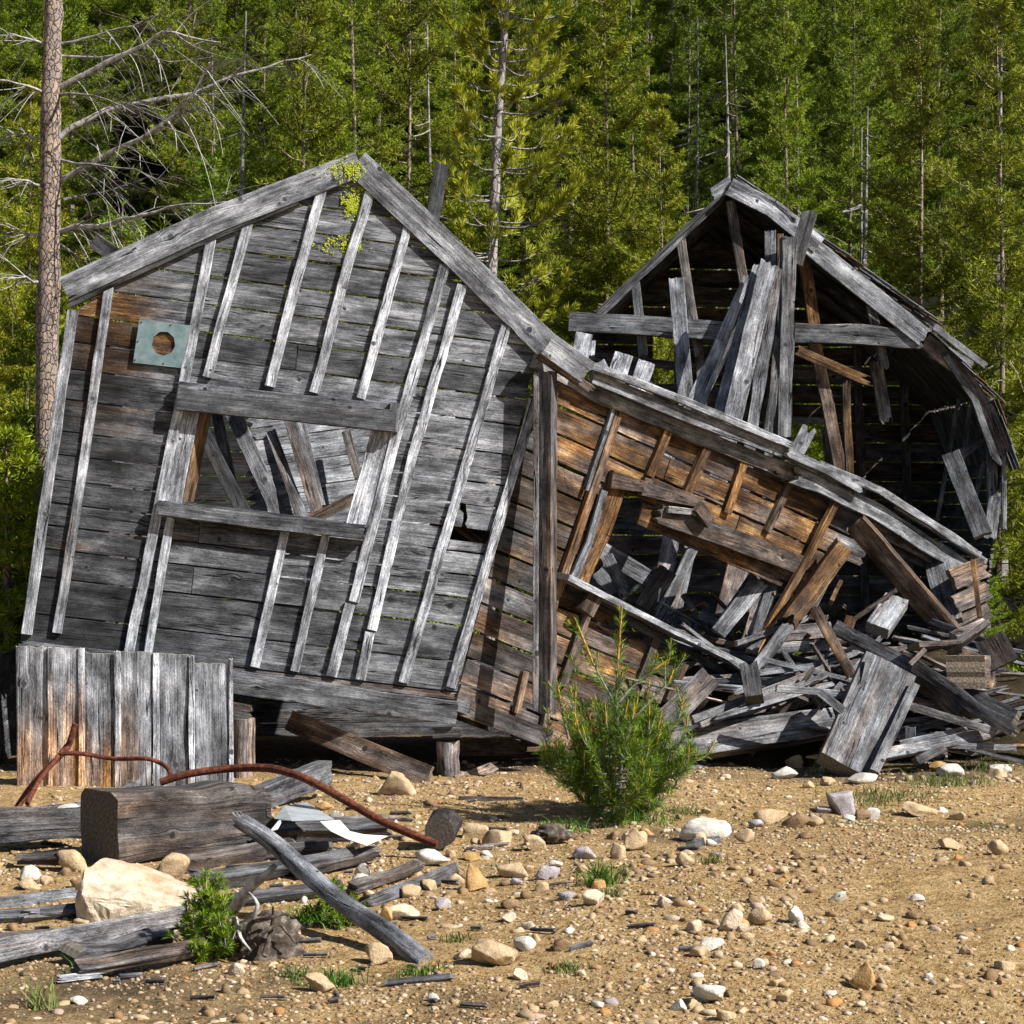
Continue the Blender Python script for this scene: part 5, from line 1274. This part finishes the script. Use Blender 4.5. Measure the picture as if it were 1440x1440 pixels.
# metal sheets
def sheet(lab, poly, mat, th=.004, curl=.03):
    m = MB(); top = [P(*p) for p in poly]; n = (top[1] - top[0]).cross(top[2] - top[0]).normalized()
    if n.z < 0: n = -n
    k = len(top); bend = lambda p: p + n * (curl * N3(p.x * 5, p.y * 5, 1))
    a = [m.add(bend(p), (0, 0), (1, 0, 0)) for p in top]; b = [m.add(bend(p) - n * th, (0, 0), (1, 0, 0)) for p in top]
    m.face(tuple(a)); m.face(tuple(b[::-1]))
    for i in range(k): m.face((a[i], b[i], b[(i + 1) % k], a[(i + 1) % k]))
    return tag(m.build('metal_sheet', mat), lab, 'metal sheet')
sheet('folded grey metal sheet on the rotted plank under the long rusty pipe', [(386, 1150, 12.0), (400, 1131, 12.35), (430, 1131, 12.4), (470, 1150, 12.1), (410, 1155, 11.85)], 'pale_metal')
sheet('torn white painted metal sheet beside the folded grey one', [(450, 1154, 11.95), (478, 1152, 12.05), (492, 1168, 11.85), (512, 1175, 11.75), (545, 1174, 11.85), (515, 1188, 11.6), (488, 1181, 11.65), (465, 1168, 11.75)], 'white_sheet', curl=.02)
sheet('small crumpled white sheet scrap left of the folded grey sheet', [(380, 1170, 11.8), (392, 1158, 11.9), (398, 1150, 12.0), (390, 1166, 11.8)], 'white_sheet')
# ------------------------------------------------------------------ conifers
def unit(a): return a / np.maximum(np.linalg.norm(a, axis=-1, keepdims=True), 1e-9)
def tufts(base, direc, length, width, nbl, spread, rs, tin=(.0, 1.0), back=.45):
    """diamond shaped needle blades round every twig point"""
    n = len(base); B = np.repeat(base, nbl, 0); D = np.repeat(unit(direc), nbl, 0)
    r = unit(rs.normal(size=(n * nbl, 3)))
    d = unit(D + r * spread); ln = (length * rs.uniform(.7, 1.2, (n * nbl, 1)))
    b = B - D * (length * back * rs.uniform(0, 1, (n * nbl, 1)))
    w = unit(np.cross(d, unit(rs.normal(size=(n * nbl, 3))))) * width * rs.uniform(.7, 1.2, (n * nbl, 1)) * .5
    V = np.stack([b, b + d * ln * .55 + w, b + d * ln, b + d * ln * .55 - w], 1)
    T = np.repeat(np.repeat(rs.uniform(tin[0], tin[1], (n, 1)), nbl, 0) * .75 + rs.uniform(0, .25, (n * nbl, 1)), 4, 0)
    return V.reshape(-1, 3), np.repeat(T, 3, 1)

def conifer_points(rs, H, crown0, R, dz, nb, tw, up=.35, droop=.1, prof=.8, twl=.32, tip=.06):
    """returns twig points, twig directions and branch polylines"""
    pts = []; dirs = []; br = []
    z = crown0
    while z < H - .1:
        k = (z - crown0) / (H - crown0)
        rad = R * (1 - k) ** prof * (.72 + .28 * min(1, k * 5)) + tip
        for b in range(nb):
            if rs.rand() < .12: continue
            a = rs.uniform(0, 6.283); r = rad * rs.uniform(.55, 1.15); z0 = z + rs.uniform(-.5, .5) * dz
            u = np.array([math.cos(a), math.sin(a), 0]); s = np.array([-math.sin(a), math.cos(a), 0]); bend = rs.uniform(-.25, .25)
            def f(t): return np.array([0, 0, z0]) + u * r * t + s * r * bend * t * t + np.array([0, 0, r * (up * t * t * (1 + k) - droop * t)])
            poly = [f(t) for t in np.linspace(0, 1, 6)]; br.append(poly)
            m = max(3, int(r / tw))
            for i in range(m):
                t = .10 + .90 * (i + rs.rand() * .6) / m
                if t > 1: t = 1.0
                p = f(t); dd = unit(f(min(1.02, t + .04)) - f(t - .04))
                pts.append(p); dirs.append(dd + np.array([0, 0, .35]))
                for sg in (-1, 1):
                    l = twl * rad * (1.12 - t) * rs.uniform(.6, 1.2) + .05
                    td = unit(dd * .75 + s * sg * .85 + np.array([0, 0, .22 + rs.uniform(-.2, .25)]))
                    q = int(max(1, round(l / (tw * 1.05))))
                    for j in range(q):
                        pts.append(p + td * l * (j + 1) / q); dirs.append(td + np.array([0, 0, .45]))
            pts.append(f(1.0)); dirs.append(unit(f(1.0) - f(.9)) + np.array([0, 0, .5]))
        z += dz
    pts.append(np.array([0, 0, H])); dirs.append(np.array([0, 0, 1.0]))
    return np.array(pts), np.array(dirs), br

def make_tree(name, seed, H, crown0, R, dz=.3, nb=5, tw=.090, needle='pine_needles', bark='forest_bark', blen=.080, bw=.0105, nbl=18, spread=1.1,
              trunk_r=.085, up=.35, droop=.1, prof=.8, twl=.32, brr=.012, loc=(0, 0, 0), label='', group=None, dead=0, cat='tree', lean=(0, 0), crown=True):
    rs = np.random.RandomState(seed)
    root = empty(name, loc, label, cat, group)
    pts, dirs, br = conifer_points(rs, H, crown0, R, dz, nb, tw, up, droop, prof, twl)
    mb = MB(); o0 = np.array(loc)
    n = 14; lx, ly = rs.uniform(-.12, .12, 2)
    def cx(z): return np.array([lean[0] * z / H + .03 * math.sin(z * .8 + seed), lean[1] * z / H + .03 * math.cos(z * .7), z])
    zz = np.linspace(-.4, H, n)
    mb.tube([o0 + cx(z) for z in zz], [max(.008, trunk_r * (1 - .93 * max(0, z) / H)) for z in zz], 9, rough=.15)
    for poly in br:
        r0 = brr * rs.uniform(.6, 1.2)
        mb.tube([o0 + q + cx(q[2]) * np.array([1, 1, 0]) for q in poly[:: (1 if brr > .014 else 2)] + [poly[-1]]], [r0, r0 * .85, r0 * .7, r0 * .5, r0 * .35, r0 * .3, r0 * .2][: len(poly[:: (1 if brr > .014 else 2)]) + 1], 3, cap=False)
    for k in range(dead):
        a = rs.uniform(0, 6.28); z = rs.uniform(.15, 1) * max(crown0, H * .55); r = rs.uniform(.3, 1.0) * R
        p = [o0 + cx(z) + np.array([math.cos(a) * r * t, math.sin(a) * r * t, -.35 * r * t * t + .05 * r * t]) for t in (0, .35, .7, 1)]
        mb.tube(p, [brr * .8, brr * .6, brr * .4, brr * .25], 3, cap=False)
    mb.build('trunk', bark, root)
    if crown:
        for i in range(len(pts)): pts[i] += cx(pts[i][2]) * np.array([1, 1, 0])
        V, T = tufts(pts, dirs, blen, bw, nbl, spread, rs)
        idx = np.arange(len(V)).reshape(-1, 4)
        raw_mesh('crown', V, idx, T, needle, parent=root)
    return root

FG = 'pines packed on the hillside behind the ruins'
protos = []
for i in range(7):
    H = [9.5, 8.2, 10.5, 7.0, 9.0, 11.0, 6.0][i]
    nd = ['pine_needles', 'yellow_needles', 'pine_needles', 'yellow_needles', 'pine_needles', 'pine_needles', 'fresh_needles'][i]
    protos.append((make_tree('pine_tree', 40 + i, H, [.8, .5, 1.6, .4, 1.0, 2.2, .3][i], [1.35, 1.5, 1.2, 1.35, 1.3, 1.2, 1.15][i], nb=[8, 8, 7, 8, 8, 7, 8][i], dz=[.40, .38, .44, .36, .40, .46, .34][i], needle=nd,
        loc=(0, 0, 0), label='slim green pine standing in the dense wood behind the two ruins', group=FG, dead=9, trunk_r=.026 + .0032 * H), H))
used = [False] * 7
def put_tree(x, y, k, sc, label=None):
    o = protos[k][0]
    if used[k]: o = copy_tree(o)
    used[k] = True
    o.location = (x, y, gh(x, y) - .05); o.rotation_euler = (0, 0, rnd.uniform(0, 6.28)); o.scale = (sc * rnd.uniform(.92, 1.1),) * 2 + (sc,)
    if label: o['label'] = label; 
    return o
def at_px(px, y): return (px - 720) / F * y
# nearer trees that can be told apart
for px, y, k, sc, lab in [
    (1292, 25.5, 1, .92, 'bright broad pine with pointed top behind the right end of the back ruin'),
    (1405, 24.5, 3, 1.05, 'yellow green pine at the far right edge behind the ruin'),
    (1385, 22.8, 6, .28, 'low yellow green young pine peeping past the right end of the ruin'),
    (930, 26.0, 3, .86, 'bright yellow green pine rising left of the back ruin peak'),
    (850, 27.0, 1, .93, 'full bright pine between the two ruins, right of the sparse pine'),
    (575, 27.5, 1, .98, 'dense pine directly behind the right slope of the leaning gable'),
    (430, 27.0, 3, 1.1, 'dense pine directly behind the left slope of the leaning gable'),
    (300, 25.5, 6, .95, 'fresh green pine behind the bare branches at left'),
    (1105, 27.5, 0, .8, 'darker pine just right of the back ruin peak'),
    (40, 24.5, 3, .9, 'olive pine at the far left edge behind the bare trunk'),
    (1210, 29.5, 5, .9, 'thin crowned pine behind the right slope of the back ruin')]:
    put_tree(at_px(px, y), y, k, sc, lab)
y = 28.2; row = 0
while y < 66:
    step = 1.75 + (y - 28) * .024
    x = -y * .31 + rnd.uniform(0, step)
    while x < y * .31:
        k = rnd.choice([0, 2, 4, 5, 0, 2, 1, 4, 5, 3]); big = sstep(28, 40, y)
        sc = rnd.uniform(.50, .86) * (1 - big) + rnd.uniform(.75, 1.15) * big
        if N3(x * .3, y * .22, 4) > -.40: put_tree(x + rnd.uniform(-.4, .4), y + rnd.uniform(-.8, .8), k, sc)
        x += step * rnd.uniform(.75, 1.25)
    y += 2.7 + (y - 28) * .05; row += 1

def scrub():
    rs = np.random.RandomState(77); pts = []; dirs = []
    for k in range(9000):
        y = 23.5 + 44 * rs.rand() ** 1.3; x = rs.uniform(-1, 1) * y * .25
        if N3(x * .5, y * .4, 21) < -.1: continue
        h = rs.uniform(.05, .45); pts.append((x, y, gh(x, y) + h)); dirs.append((rs.normal() * .4, rs.normal() * .4, 1))
    V, T = tufts(np.array(pts), np.array(dirs), .22, .03, 12, 1.1, rs, tin=(0, .6), back=1.2)
    o = raw_mesh('undergrowth', V, np.arange(len(V)).reshape(-1, 4), T, 'pine_needles'); tag(o, 'low dark undergrowth between the pines on the hillside', 'undergrowth', kind='stuff')
scrub()
# dead snags
def snag(px, ytop, y, h, label, r=.06, seed=1, lean=0.0):
    x = at_px(px, y); zt = CAMZ - (ytop - 720) / F * y; z0 = gh(x, y); H = zt - z0
    return make_tree('dead_tree', seed, H, H * .35, .7, dz=.42, nb=3, tw=.3, bark='twig_bark', trunk_r=r, brr=.014, droop=.5, up=.1, loc=(x, y, z0), label=label, dead=8, crown=False, lean=(lean, 0))
snag(1021, 50, 27.3, 0, 'tall pale dead trunk standing left above the back ruin peak', .075, 61)
snag(1192, 150, 26.6, 0, 'leaning tan dead trunk above the right slope of the back ruin', .085, 62, .25)
snag(1203, 180, 26.9, 0, 'thin dead trunk close behind the leaning tan one', .05, 63, .1)
snag(344, 15, 27.2, 0, 'pale dead trunk above the left slope of the gable', .075, 64)
snag(1405, 40, 27.0, 0, 'tall grey trunk near the right edge of the wood', .1, 65)
snag(978, 25, 28.4, 0, 'slender dead trunk between the ruins, high on the left of the peak', .05, 66)
snag(1118, 40, 28.0, 0, 'slender pale trunk high above the back ruin, right of the peak', .06, 67)
snag(604, 30, 27.4, 0, 'pale trunk in the shade right of the gable peak', .07, 68)

# sparse pine between the ruins: long needled tufts on upcurved bare branches
def sparse_pine():
    rs = np.random.RandomState(5); D = 20.4
    base = P(684, 720, D); base.z = gh(base.x, D)
    root = empty('sparse_pine', base, 'slender pine with thin grey trunk and airy upcurved branches between the two ruins', 'tree')
    mb = MB(); tr = [(684, 800), (688, 560), (690, 400), (692, 340), (697, 250), (701, 160), (706, 90), (711, 28), (716, -60), (718, -130)]
    rad = [.075, .062, .054, .05, .045, .04, .035, .030, .022, .008]
    pl = [P(a, b, D) for a, b in tr]; pl[0].z = base.z - .2
    mb.tube(pl, rad, 12, rough=.12)
    def tr_at(z):
        for i in range(len(pl) - 1):
            if pl[i].z <= z <= pl[i + 1].z:
                return pl[i].lerp(pl[i + 1], (z - pl[i].z) / (pl[i + 1].z - pl[i].z))
        return pl[-1]
    pts = []; dirs = []
    zs = []; z = P(0, 470, D).z
    while z < pl[-1].z - .1: zs.append(z); z += .235 + rs.uniform(-.05, .06)
    for z in zs:
        k = (z - zs[0]) / (zs[-1] - zs[0])
        for b in range(6):
            a = rs.uniform(0, 6.283); right = math.cos(a) > 0
            R = (1.0 if right else .68) * (1.0 - .35 * k) * rs.uniform(.55, 1.1)
            if z < P(0, 380, D).z and not right: R *= .9
            u = Vector((math.cos(a), math.sin(a), 0)); o = tr_at(z + rs.uniform(-.05, .05)); sd = Vector((-u.y, u.x, 0)) * rs.uniform(-.2, .2)
            lift = rs.uniform(.35, .75)
            f = lambda t: o + u * R * (t ** .9) + sd * t * t * R + Vector((0, 0, R * (-.30 * t + (lift + .15) * t ** 2.2)))
            poly = [f(t) for t in np.linspace(0, 1, 9)]
            r0 = .011 * (R + .3)
            mb.tube(poly, [r0 * (1 - .75 * t) for t in np.linspace(0, 1, 9)], 5, cap=False)
            nt_ = int(4 + R * 12)
            for i in range(nt_):
                t = .38 + .62 * (i + rs.rand()) / nt_; p = f(min(t, 1)); dd = (f(min(1, t) ) - f(t - .08)).normalized()
                s = Vector(rs.normal(size=3)); s = (s - dd * s.dot(dd)).normalized()
                l = rs.uniform(.05, .20) * (1.2 - t); td = (dd * .8 + s * .6 + Vector((0, 0, .35))).normalized()
                e = p + td * l + Vector((0, 0, l * .25))
                mb.tube([p, p + td * l * .5, e], [.0045, .0035, .003], 3, cap=False)
                pts += [e, e - td * .035]; dirs += [td + Vector((0, 0, .4)), td]
            e = f(1); dd = (f(1) - f(.92)).normalized(); pts += [e, e - dd * .04]; dirs += [dd, dd]
    mb.build('trunk', 'smooth_bark', root)
    V, T = tufts(np.array([p[:] for p in pts]), np.array([d[:] for d in dirs]), .085, .0090, 18, .65, rs, tin=(.1, 1.0), back=.3)
    V = V - np.array(base[:])
    raw_mesh('crown', V, np.arange(len(V)).reshape(-1, 4), T, 'yellow_needles', parent=root)
sparse_pine()

# old bare pine at the left
def bare_pine():
    rs = np.random.RandomState(9); D = 18.9
    base = P(66, 720, D); base.z = gh(base.x, D)
    root = empty('bare_pine', base, 'old pine with scaly tan trunk and long leafless grey branches left of the gable', 'tree')
    mb = MB(); tr = [(60, 1100), (64, 800), (67, 450), (70, 330), (72, 200), (72, 120), (75, 20), (77, -60), (80, -200)]
    rad = [.12, .105, .094, .09, .085, .080, .074, .068, .05]
    pl = [P(a, b, D) for a, b in tr]; pl[0].z = min(pl[0].z, base.z - .1)
    mb.tube([pl[0]] + [a.lerp(b, t) + Vector(rs.normal(size=3)) * .004 for a, b in zip(pl[:-1], pl[1:]) for t in (.25, .5, .75, 1)], [rad[0]] + [(r1 + (r2 - r1) * t) * rs.uniform(.94, 1.06) for r1, r2 in zip(rad[:-1], rad[1:]) for t in (.25, .5, .75, 1)], 20, rough=.16); mb.build('trunk', 'pine_bark', root)
    main = [
      [(84, 62), (120, 54), (150, 45), (185, 38), (215, 22)], [(84, 122), (130, 100), (180, 75), (205, 62), (230, 44), (262, 52), (310, 60)],
      [(84, 193), (115, 172), (150, 156), (190, 146), (235, 135), (275, 132), (310, 113), (350, 102), (400, 88), (438, 77)],
      [(82, 258), (130, 228), (160, 212), (200, 195), (225, 178), (250, 158), (266, 142), (290, 100), (294, 88)],
      [(86, 325), (110, 318), (135, 318), (170, 309), (200, 303), (240, 292), (262, 286), (320, 284)],
      [(84, 131), (110, 130), (150, 138), (190, 160)], [(84, 78), (140, 80), (190, 76), (240, 88), (300, 80)], [(86, 228), (130, 232), (190, 240), (250, 262)],
      [(88, 282), (120, 275), (160, 266), (205, 250)], [(86, 345), (105, 358), (125, 373)],
      [(64, 62), (40, 55), (12, 46)], [(62, 130), (40, 122), (8, 112)], [(60, 196), (35, 190), (5, 185)], [(60, 262), (40, 255), (8, 250)], [(57, 330), (30, 328), (2, 332)], [(55, 396), (35, 390), (10, 392)]]
    tw = MB()
    for bi, pl_ in enumerate(main):
        n = len(pl_); dd = rs.uniform(-.9, .5); big = bi in (1, 2, 3, 4)
        q = [P(a, b, D + dd * i / (n - 1)) for i, (a, b) in enumerate(pl_)]
        r0 = .027 if big else .014
        bmb = MB(); rads = [r0 * (1 - .78 * i / (n - 1)) for i in range(n)]
        # refine
        qq = []; rr = []
        for i in range(n - 1):
            for t in (0, .5): qq.append(q[i].lerp(q[i + 1], t) + Vector(rs.normal(size=3)) * .006); rr.append(rads[i] * (1 - t) + rads[i + 1] * t)
        qq.append(q[-1]); rr.append(rads[-1])
        bmb.tube(qq, rr, 7, rough=.2)
        nt_ = int(len(qq) * (2.6 if big else 1.8))
        for k in range(nt_):
            i = rs.randint(1, len(qq) - 1); o = qq[i]; sgn = 1 if pl_[-1][0] > 80 else -1
            L = rs.uniform(.18, .75) * (1 if big else .6)
            a = Vector((sgn * rs.uniform(.2, 1), rs.uniform(-.6, .6), rs.uniform(-.7, .55))).normalized(); w = rs.uniform(-.5, .5)
            cur = Vector((rs.uniform(-.3, .5) * sgn, 0, rs.uniform(-.9, .25)))
            pp = [o + a * L * t + cur * L * t * t * .8 for t in (0, .2, .4, .6, .8, 1)]
            bmb.tube(pp, [.0055, .0048, .004, .0034, .0028, .002], 3, cap=False)
            if rs.rand() < .6:
                s = pp[2]; a2 = (a + Vector(rs.normal(size=3)) * .6).normalized(); l2 = L * .5
                bmb.tube([s, s + a2 * l2 * .5, s + a2 * l2 + Vector((0, 0, -.2 * l2))], [.0035, .003, .002], 3, cap=False)
        bmb.build('branch', 'bleached_branch' if big or bi > 9 else 'twig_bark', root)
bare_pine()

# bright spruce behind the left slope and boughs at the left edge
for px, y, H, lab, sd in [(175, 22.5, 4.9, 'bright green bushy conifer behind the left roof slope', 71), (14, 18.4, 2.5, 'shaggy green conifer at the left edge beside the leaning wall', 72), (62, 19.4, 3.7, 'shaggy young conifer hiding the foot of the old bare pine', 75), (255, 23.6, 4.4, 'smaller bright conifer right of the bushy one behind the left roof slope', 74)]:
    x = at_px(px, y)
    make_tree('spruce_tree', sd, H, .3, 1.0, dz=.19, nb=7, tw=.10, needle='pine_needles' if sd in (72, 75) else 'fresh_needles', blen=.085, bw=.014, nbl=11, spread=.8, trunk_r=.06, up=.12, droop=.22, prof=.75, twl=.42, brr=.008, loc=(x, y, gh(x, y)), label=lab, cat='tree')

# ------------------------------------------------------------------ young pines and grass in front
def young_pine(px, pyb, Hpx, Wpx, label, seed, nb, needle='fresh_needles', candles=True, dome=False, leaders=(), nbl=17):
    rs = np.random.RandomState(seed); d = gd(px, pyb); base = P(px, pyb, d); base.z = gh(base.x, d); m = d / F; H = Hpx * m; R = Wpx * m / 2; q_ = min(1.0, H / .75)
    root = empty('young_pine', base, label, 'young pine')
    mb = MB(); cb = MB(); pts = []; dirs = []
    lead = [base + Vector((0.02 * math.sin(t * 5) * H, .02 * math.cos(t * 4) * H, H * t)) for t in np.linspace(0, 1, 9)]
    mb.tube(lead, [.016 * q_ * (1 - .6 * t) + .002 for t in np.linspace(0, 1, 9)], 7, cap=False)
    def side_shoots(f, r, n, lo=.3, up=.35, lmax=.15):
        out = []
        for q in range(n):
            t = rs.uniform(lo, .97); p = f(t); dd = (f(t + .03) - f(t)).normalized(); s = Vector(rs.normal(size=3)); s.z = abs(s.z) * .6
            td = (dd * .6 + (s - dd * s.dot(dd)).normalized() * .8 + Vector((0, 0, up))).normalized(); l = rs.uniform(.06, lmax) * q_
            e = p + td * l + Vector((0, 0, l * .3)); mb.tube([p, p + td * l * .5, e], [.004, .0035, .003], 4, cap=False)
            for w_ in np.linspace(.2, 1, max(2, int(l / .026))): pts.append(p.lerp(e, w_)); dirs.append((td + Vector((0, 0, .3))).normalized())
            out.append((e, (td + Vector((0, 0, .8))).normalized()))
        return out
    for k in range(nb):
        t0 = (k + .5) / nb; t0 = .03 + .90 * t0 ** (1.25 if dome else 1.5)
        a = k * 2.4 + rs.uniform(-.4, .4)
        prof = math.sqrt(max(0, 1 - (t0 * .98) ** 3)) * (.72 + .28 * min(1, t0 * 4)) if dome else (1 - t0) ** .6
        r = R * prof * rs.uniform(.62, 1.10); o = base + Vector((0, 0, H * t0 * .80))
        u = Vector((math.cos(a), math.sin(a), 0)); lift = (-.05 + .45 * rs.rand()) * r + .03 * H; fk = rs.uniform(-.25, .25); sdv = Vector((-u.y, u.x, 0))
        f = lambda t: o + u * r * t ** .9 + sdv * fk * r * t * t + Vector((0, 0, lift * t ** 2.2))
        poly = [f(t) for t in np.linspace(0, 1, 7)]
        mb.tube(poly, [.0085 * q_ * (1 - .7 * t) for t in np.linspace(0, 1, 7)], 4, cap=False)
        ends = [(f(1), ((f(1) - f(.88)).normalized() + Vector((0, 0, .6))).normalized())]
        m_ = max(3, int(r / .028))
        for i in range(m_):
            t = .30 + .70 * i / m_; pts.append(f(t)); dirs.append((f(t + .03) - f(t)).normalized())
        ends += side_shoots(f, r, max(2, int(r / .040)))
        for e, dd in ends:
            if candles and rs.rand() < .38 * (.4 + t0):
                L = rs.uniform(.035, .09) * (.8 + t0); dv = (dd + Vector((0, 0, .7))).normalized()
                cb.tube([e, e + dv * L * .5, e + dv * L], [.0045, .0050, .002], 5, cap=False)
                for w_ in (.2, .6): pts.append(e + dv * L * w_); dirs.append(dv)
    for pl in leaders:
        Q = [P(a, b, d + dd) for a, b, dd in pl[0]]; n = len(Q)
        def f(t):
            t = min(max(t, 0), .999) * (n - 1); i = int(t); return Q[i].lerp(Q[i + 1], t - i)
        L = (Q[-1] - Q[0]).length
        mb.tube([f(t) for t in np.linspace(0, .7, 8)], [.009 * (1 - .5 * t) for t in np.linspace(0, 1, 8)], 6, cap=False)
        cb.tube([f(t) for t in np.linspace(.68, 1, 5)], [.0065, .007, .0065, .005, .002], 6, cap=False)
        for t in np.arange(.18, .98, .035 / L): pts.append(f(t)); dirs.append((f(t + .05) - f(t - .05)).normalized() + Vector((0, 0, .2)))
        if pl[1]:
            for e, dd in side_shoots(f, L, pl[1], .35, .5, .10):
                cb.tube([e, e + dd * .03], [.004, .002], 5, cap=False)
    for t in np.linspace(.1, .98, 20):
        i = min(7, int(t * 8)); pts.append(lead[i].lerp(lead[i + 1], t * 8 - i)); dirs.append(Vector((0, 0, 1)))
    mb.build('trunk', 'twig_bark', root)
    if candles: cb.build('candle_shoots', 'bud_candle', root)['kind'] = 'stuff'
    P_ = np.array([p[:] for p in pts]) - np.array(base[:])
    V, T = tufts(P_, np.array([q[:] for q in dirs]), .062 * q_ ** .5, .0040, nbl, .85, rs, tin=(0.0, 1.0), back=.35)
    raw_mesh('needles', V, np.arange(len(V)).reshape(-1, 4), T, needle, parent=root)
young_pine(870, 1152, 172, 208, 'bushy young pine with orange candle shoots growing before the brown wall', 21, 46, dome=True,
    leaders=[([(866, 1040, 0), (866, 985, 0), (869, 930, 0), (875, 850, 0)], 5), ([(866, 1000, 0), (862, 985, -.02), (835, 935, -.05), (808, 868, -.1)], 3), ([(868, 990, 0), (890, 965, .05), (915, 945, .08), (943, 925, .1)], 4), ([(866, 985, 0), (850, 958, .1), (830, 955, .15), (800, 948, .2)], 1),
             ([(890, 1010, 0), (915, 985, 0), (940, 960, 0), (948, 940, 0)], 2), ([(930, 1040, 0), (955, 1010, 0), (962, 975, 0)], 3), ([(800, 1040, 0), (790, 1000, 0), (784, 960, 0)], 2), ([(775, 1080, 0), (768, 1040, 0), (772, 1015, 0)], 1)])
young_pine(292, 1345, 118, 110, 'small bright pine seedling in front of the flat pale boulder', 22, 30, candles=False, nbl=30)
young_pine(470, 1300, 62, 95, 'low green pine seedling behind the fallen pole', 23, 20, candles=False, nbl=26)

def grass(px, pyb, Hpx, Wpx, n, label, seed, mat='grass_blade'):
    rs = np.random.RandomState(seed); d = gd(px, pyb); b0 = P(px, pyb, d); m = d / F; V = []; T = []
    for k in range(n):
        x = rs.normal() * Wpx * .28 * m; yy = rs.normal() * Wpx * .2 * m; z = gh(b0.x + x, d + yy) - gh(b0.x, d); h = Hpx * m * rs.uniform(.35, 1.0)
        ln = Vector((rs.normal() * .35, rs.normal() * .35, 1)); w = Vector((rs.normal(), rs.normal() * .6, 0)).normalized() * .0028
        b = Vector((x, yy, z - .005)); mid = b + ln * h * .55; tip = b + ln * h + Vector((ln.x, ln.y, -.3)) * h * .45
        V += [b - w, b + w, mid + w * .8, mid - w * .8, mid - w * .8, mid + w * .8, tip + w * .15, tip - w * .15]; c = rs.rand(); T += [[c] * 3] * 8
    V = np.array([v[:] for v in V]); o = raw_mesh('grass_tuft', V, np.arange(len(V)).reshape(-1, 4), np.array(T), mat, loc=(b0.x, d, gh(b0.x, d)))
    tag(o, label, 'grass tuft', kind='stuff')
for i, g_ in enumerate([
  (845, 1245, 46, 46, 130, 'green grass tuft alone on the soil below the young pine', 'green_grass'), (858, 1262, 22, 44, 90, 'shorter grass patch just below the lone green tuft', 'grass_blade'),
  (470, 1385, 34, 60, 130, 'grass tuft by the round brown tan stone at bottom left', 'green_grass'), (120, 1375, 34, 30, 70, 'thin grass tuft below the nailed board at lower left', 'green_grass'),
  (895, 1158, 34, 130, 130, 'fresh grass round the foot of the bushy young pine', 'green_grass'), (795, 1168, 26, 60, 110, 'low leafy grass left of the young pine foot', 'green_grass'),
  (1240, 1125, 22, 130, 260, 'olive grass patch in the mossy hollow, left one', 'grass_blade'), (1330, 1105, 24, 120, 260, 'dry green grass along the planks at right', 'grass_blade'),
  (1190, 1085, 30, 90, 150, 'dry grass at the foot of the wide propped plank', 'grass_blade'), (1385, 1082, 22, 80, 150, 'dry grass at the right edge by the last planks', 'grass_blade'),
  (1000, 1215, 22, 28, 50, 'tiny grass tuft right of the squarish tan stone', 'grass_blade'), (798, 1365, 24, 50, 80, 'grass tuft right of the lumpy tan rock', 'grass_blade'),
  (590, 1370, 22, 70, 90, 'sparse grass below the foot of the fallen pole', 'green_grass'), (60, 1420, 60, 50, 40, 'tall dry stalks in the bottom left corner', 'grass_blade'),
  (440, 1300, 36, 80, 200, 'bright grass clump beside the seedling behind the fallen pole', 'green_grass'), (640, 1325, 22, 40, 50, 'small grass tuft right of the fallen pole', 'grass_blade'),
  (960, 1145, 20, 70, 110, 'pale grass right of the young pine', 'grass_blade'), (415, 1375, 26, 50, 90, 'dry grey grass clump by the dead root', 'grass_blade')]):
    grass(*g_[:5], g_[5], 300 + i, g_[6])
# ------------------------------------------------------------------ camera, light, world
cam = bpy.data.cameras.new('camera'); co = bpy.data.objects.new('camera', cam); C.objects.link(co)
cam.lens = 80; cam.sensor_width = 36; cam.clip_start = .1; cam.clip_end = 1000
co.location = CAM; co.rotation_euler = (math.radians(90), 0, 0)
bpy.context.scene.camera = co
S = Vector((.76, -.40, .74)).normalized()
sun = bpy.data.lights.new('sun', 'SUN'); so = bpy.data.objects.new('sun', sun); C.objects.link(so)
sun.energy = 5.0; sun.angle = math.radians(.5); sun.color = (1, .955, .88)
so.rotation_euler = S.to_track_quat('Z', 'Y').to_euler()
w = bpy.data.worlds.new('World'); bpy.context.scene.world = w; w.use_nodes = True
nt = w.node_tree; nt.nodes.clear()
sky = nt.nodes.new('ShaderNodeTexSky'); sky.sky_type = 'NISHITA'; sky.sun_disc = False
sky.sun_elevation = math.asin(S.z); sky.sun_rotation = math.atan2(S.x, S.y)
bg = nt.nodes.new('ShaderNodeBackground'); bg.inputs[1].default_value = .05
wo = nt.nodes.new('ShaderNodeOutputWorld'); nt.links.new(sky.outputs[0], bg.inputs[0]); nt.links.new(bg.outputs[0], wo.inputs[0])
vs = bpy.context.scene.view_settings
vs.view_transform = 'Standard'; vs.look = 'None'; vs.gamma = 1; vs.exposure = 0.7; vs.use_curve_mapping = False
cy = bpy.context.scene.cycles
cy.max_bounces = 4; cy.diffuse_bounces = 1; cy.glossy_bounces = 1; cy.transmission_bounces = 2
for o in bpy.data.objects:
    if '_o' in o: del o['_o']
